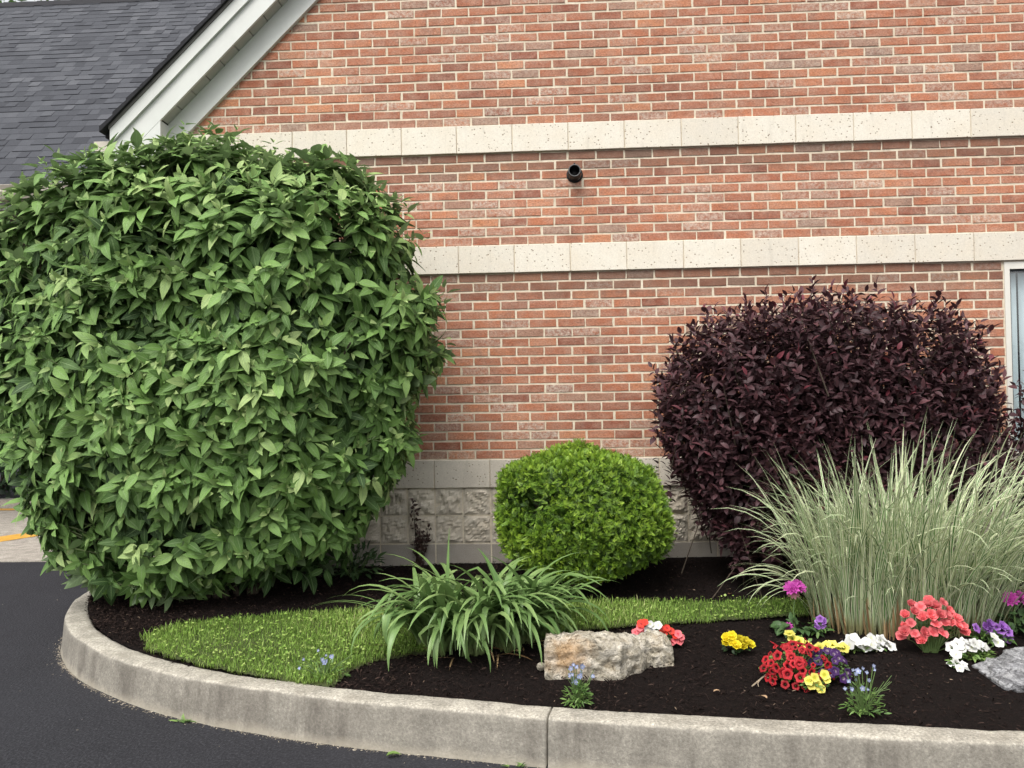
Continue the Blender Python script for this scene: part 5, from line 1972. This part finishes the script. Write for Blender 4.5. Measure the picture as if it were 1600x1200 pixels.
kp = kerb_at(0.765, -0.085)
fallen(kp[0], kp[1], 0.0, 0.065, M['leaf'], 0.9, 0.4, 'fallen green leaf on the asphalt against the kerb')
fallen(2.53, -0.83, bz(2.53, -0.83), 0.045, M['deadleaf'], 0.0, 1.2, 'reddish dead leaf on the shaded mulch behind the lawn strip')
fallen(1.58, -0.766, bz(1.58, -0.766), 0.045, M['leaf'], 0.8, 0.1, 'fallen green leaf on the mulch below the clipped yew')
fallen(2.143, -2.198, bz(2.1, -2.2), 0.034, M['deadleaf'], 0.9, 0.3, 'curled tan dead leaf near the kerb right of the tan rock')
fallen(2.351, -2.27, bz(2.3, -2.28), 0.046, M['deadleaf'], 0.8, 2.2, 'pale dead leaf on the mulch below the left of the red mound')
tw = MB()
tw.tube([(2.325, -2.13, 0.190), (2.40, -2.05, 0.205), (2.475, -1.985, 0.225)], [0.003, 0.0035, 0.0025], 5)
tw.tube([(2.40, -2.05, 0.205), (2.43, -2.075, 0.200), (2.425, -2.10, 0.192)], [0.0025, 0.002, 0.0012], 5)
tw.tube([(2.375, -2.078, 0.2), (2.355, -2.11, 0.195), (2.352, -2.135, 0.19)], [0.0025, 0.002, 0.0012], 5)
M['paletwig'] = mat_simple('pale_twig', (0.30, 0.24, 0.17), 0.85, 0.2, 40)
o = tw.build('twig', M['paletwig'])
tag(o, 'thin forked pale twig lying on the mulch left of the red mound', 'twig')

# ------------------------------------------------------------------ ground cover
def scatter_stuff(name, T, P, R, S, c, mat, smooth=False):
    lv = Leaves(T)
    lv.add(P, R, S, c)
    lv.finish()
    V, F, lf = lv.merged(np.arange(len(P)))
    obj(name, V, F, mat, None, lf, smooth, 'stuff')


# lawn
n = 60000
xy = np.stack([rng.uniform(-0.8, 3.0, n*2), rng.uniform(-2.15, -0.88, n*2)], 1)
xy = xy[inpoly(xy + 0.016*np.stack([vnoise(np.column_stack([xy*26, xy[:, 0]*0]), 91), vnoise(np.column_stack([xy*26, xy[:, 0]*0]), 92)], 1) + rng.normal(0, 0.010, xy.shape), LAWN)][:n]
n = len(xy)
BT = []
for cu, ln in ((0.5, 1), (1.1, 1), (0.9, 1), (0.2, 1)):
    V, F, A, L = blade((0, 0, 0), 0.0, 0.12, cu, 1.0, 0.075, 3, 0.0, None, 1.4, 0.2, 0.4)
    BT.append((V, F, A, L))
az = rng.uniform(0, 2*pi, n)
tl = rng.normal(0, 0.22, n)
tl2 = rng.normal(0, 0.22, n)
Z = np.stack([tl, tl2, np.ones(n)], 1)
X = np.stack([np.cos(az), np.sin(az), np.zeros(n)], 1)
Z /= np.linalg.norm(Z, axis=1, keepdims=True)
X -= (X*Z).sum(1, keepdims=True)*Z
X /= np.linalg.norm(X, axis=1, keepdims=True)
R = np.stack([X, np.cross(Z, X), Z], 2)
P = np.column_stack([xy, bed_z(xy[:, 0], xy[:, 1])+0.006])
patch = vnoise(np.column_stack([xy*5, xy[:, 0]*0]), 17)
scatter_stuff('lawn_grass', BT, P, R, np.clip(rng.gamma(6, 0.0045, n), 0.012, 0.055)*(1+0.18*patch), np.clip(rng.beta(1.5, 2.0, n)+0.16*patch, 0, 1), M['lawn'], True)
# clover leaves in the lawn
n2 = 2600
xy = np.stack([rng.uniform(-0.8, 3.0, n2*2), rng.uniform(-2.1, -0.88, n2*2)], 1)
xy = xy[inpoly(xy, LAWN)][:n2]
n2 = len(xy)
P = np.column_stack([xy, bed_z(xy[:, 0], xy[:, 1])+rng.uniform(0.018, 0.045, n2)])
D = rand_unit(n2)*np.array([1, 1, 0.3])
scatter_stuff('lawn_clover', [strip(2, ovate(0.9), 0.2, 0.1)], P, frames(D, np.tile([0, 0, 1.0], (n2, 1))+rng.normal(0, .3, (n2, 3))), rng.uniform(0.012, 0.022, n2), rng.uniform(0.3, 0.9, n2), M['lawn'])

# mulch chips
n = 80000
t = rng.random(n)
ci = rng.integers(0, 519, n)
P2 = KIf[ci]*(1-t[:, None])+INf[ci]*t[:, None] + rng.normal(0, 0.01, (n, 2))
k = (P2[:, 0] < 5.5) & ~inpoly(P2, LAWN) & (P2[:, 1] < -0.03)
P2 = P2[k]
n = len(P2)
CTs = []
for w, h, b in ((0.13, 0.09, 0.05), (0.24, 0.13, -0.05), (0.08, 0.06, 0.10)):
    V = np.array([(-0.5, -w/2, 0), (-0.5, w/2, 0), (0.5, -w/3, b), (0.5, w/2.4, b), (0, -w/1.8, h), (0.1, w/1.9, h), (-0.5, 0, h*0.6), (0.5, 0, h*0.6+b)])
    F = np.array([(0, 2, 7, 4), (0, 4, 6, 6), (1, 6, 5, 5), (1, 5, 7, 3), (4, 7, 5, 6), (0, 6, 1, 1)])
    F = np.array([(0, 2, 4), (2, 7, 4), (0, 4, 6), (1, 6, 5), (1, 5, 3), (3, 5, 7), (4, 7, 5), (4, 5, 6), (2, 3, 7), (0, 6, 1)])
    CTs.append((V, F, np.zeros(8), np.zeros(8)))
D = np.stack([rng.normal(0, 1, n), rng.normal(0, 1, n), rng.normal(0, 0.45, n)], 1)
tint = np.clip(rng.beta(1.6, 2.2, n)*0.92, 0, 0.93)
pale = rng.random(n) < 0.017
tint[pale] = rng.uniform(0.95, 1.0, pale.sum())
P = np.column_stack([P2, bed_z(P2[:, 0], P2[:, 1]) + rng.uniform(-0.004, 0.009, n)])
SZ = rng.uniform(0.008, 0.026, n)
SZ[pale] *= 0.7
scatter_stuff('mulch_chips', CTs, P, frames(D, np.tile([0, 0, 1.0], (n, 1))+rng.normal(0, 0.45, (n, 3))), SZ, tint, M['chip'])

# grit along the kerb foot
n = 1500
ci = rng.integers(30, len(KC)-45, n)
off = -0.026 - rng.exponential(0.010, n)
P2 = KC[ci] + KN[ci]*off[:, None] + tg[ci]*rng.uniform(-0.05, 0.05, n)[:, None]
P = np.column_stack([P2, np.full(n, 0.001)])
scatter_stuff('kerb_grit', CTs, P, frames(rand_unit(n)*np.array([1, 1, 0.2]), np.tile([0, 0, 1.0], (n, 1))), rng.uniform(0.004, 0.014, n), rng.random(n), M['grit'])
# loose specks on the asphalt
n = 420
P = np.column_stack([rng.uniform(-4.5, 2, n), rng.uniform(-4, 1.2, n), np.full(n, 0.001)])
kx = np.interp(P[:, 1], KC[::-1, 1][KC[::-1, 1] < 0.5], KC[::-1, 0][KC[::-1, 1] < 0.5])
kk = (P[:, 0] < kx-0.1)
P = P[kk]
n = len(P)
scatter_stuff('asphalt_specks', CTs, P, frames(rand_unit(n)*np.array([1, 1, 0.2]), np.tile([0, 0, 1.0], (n, 1))), rng.uniform(0.004, 0.013, n), rng.random(n), M['grit'])
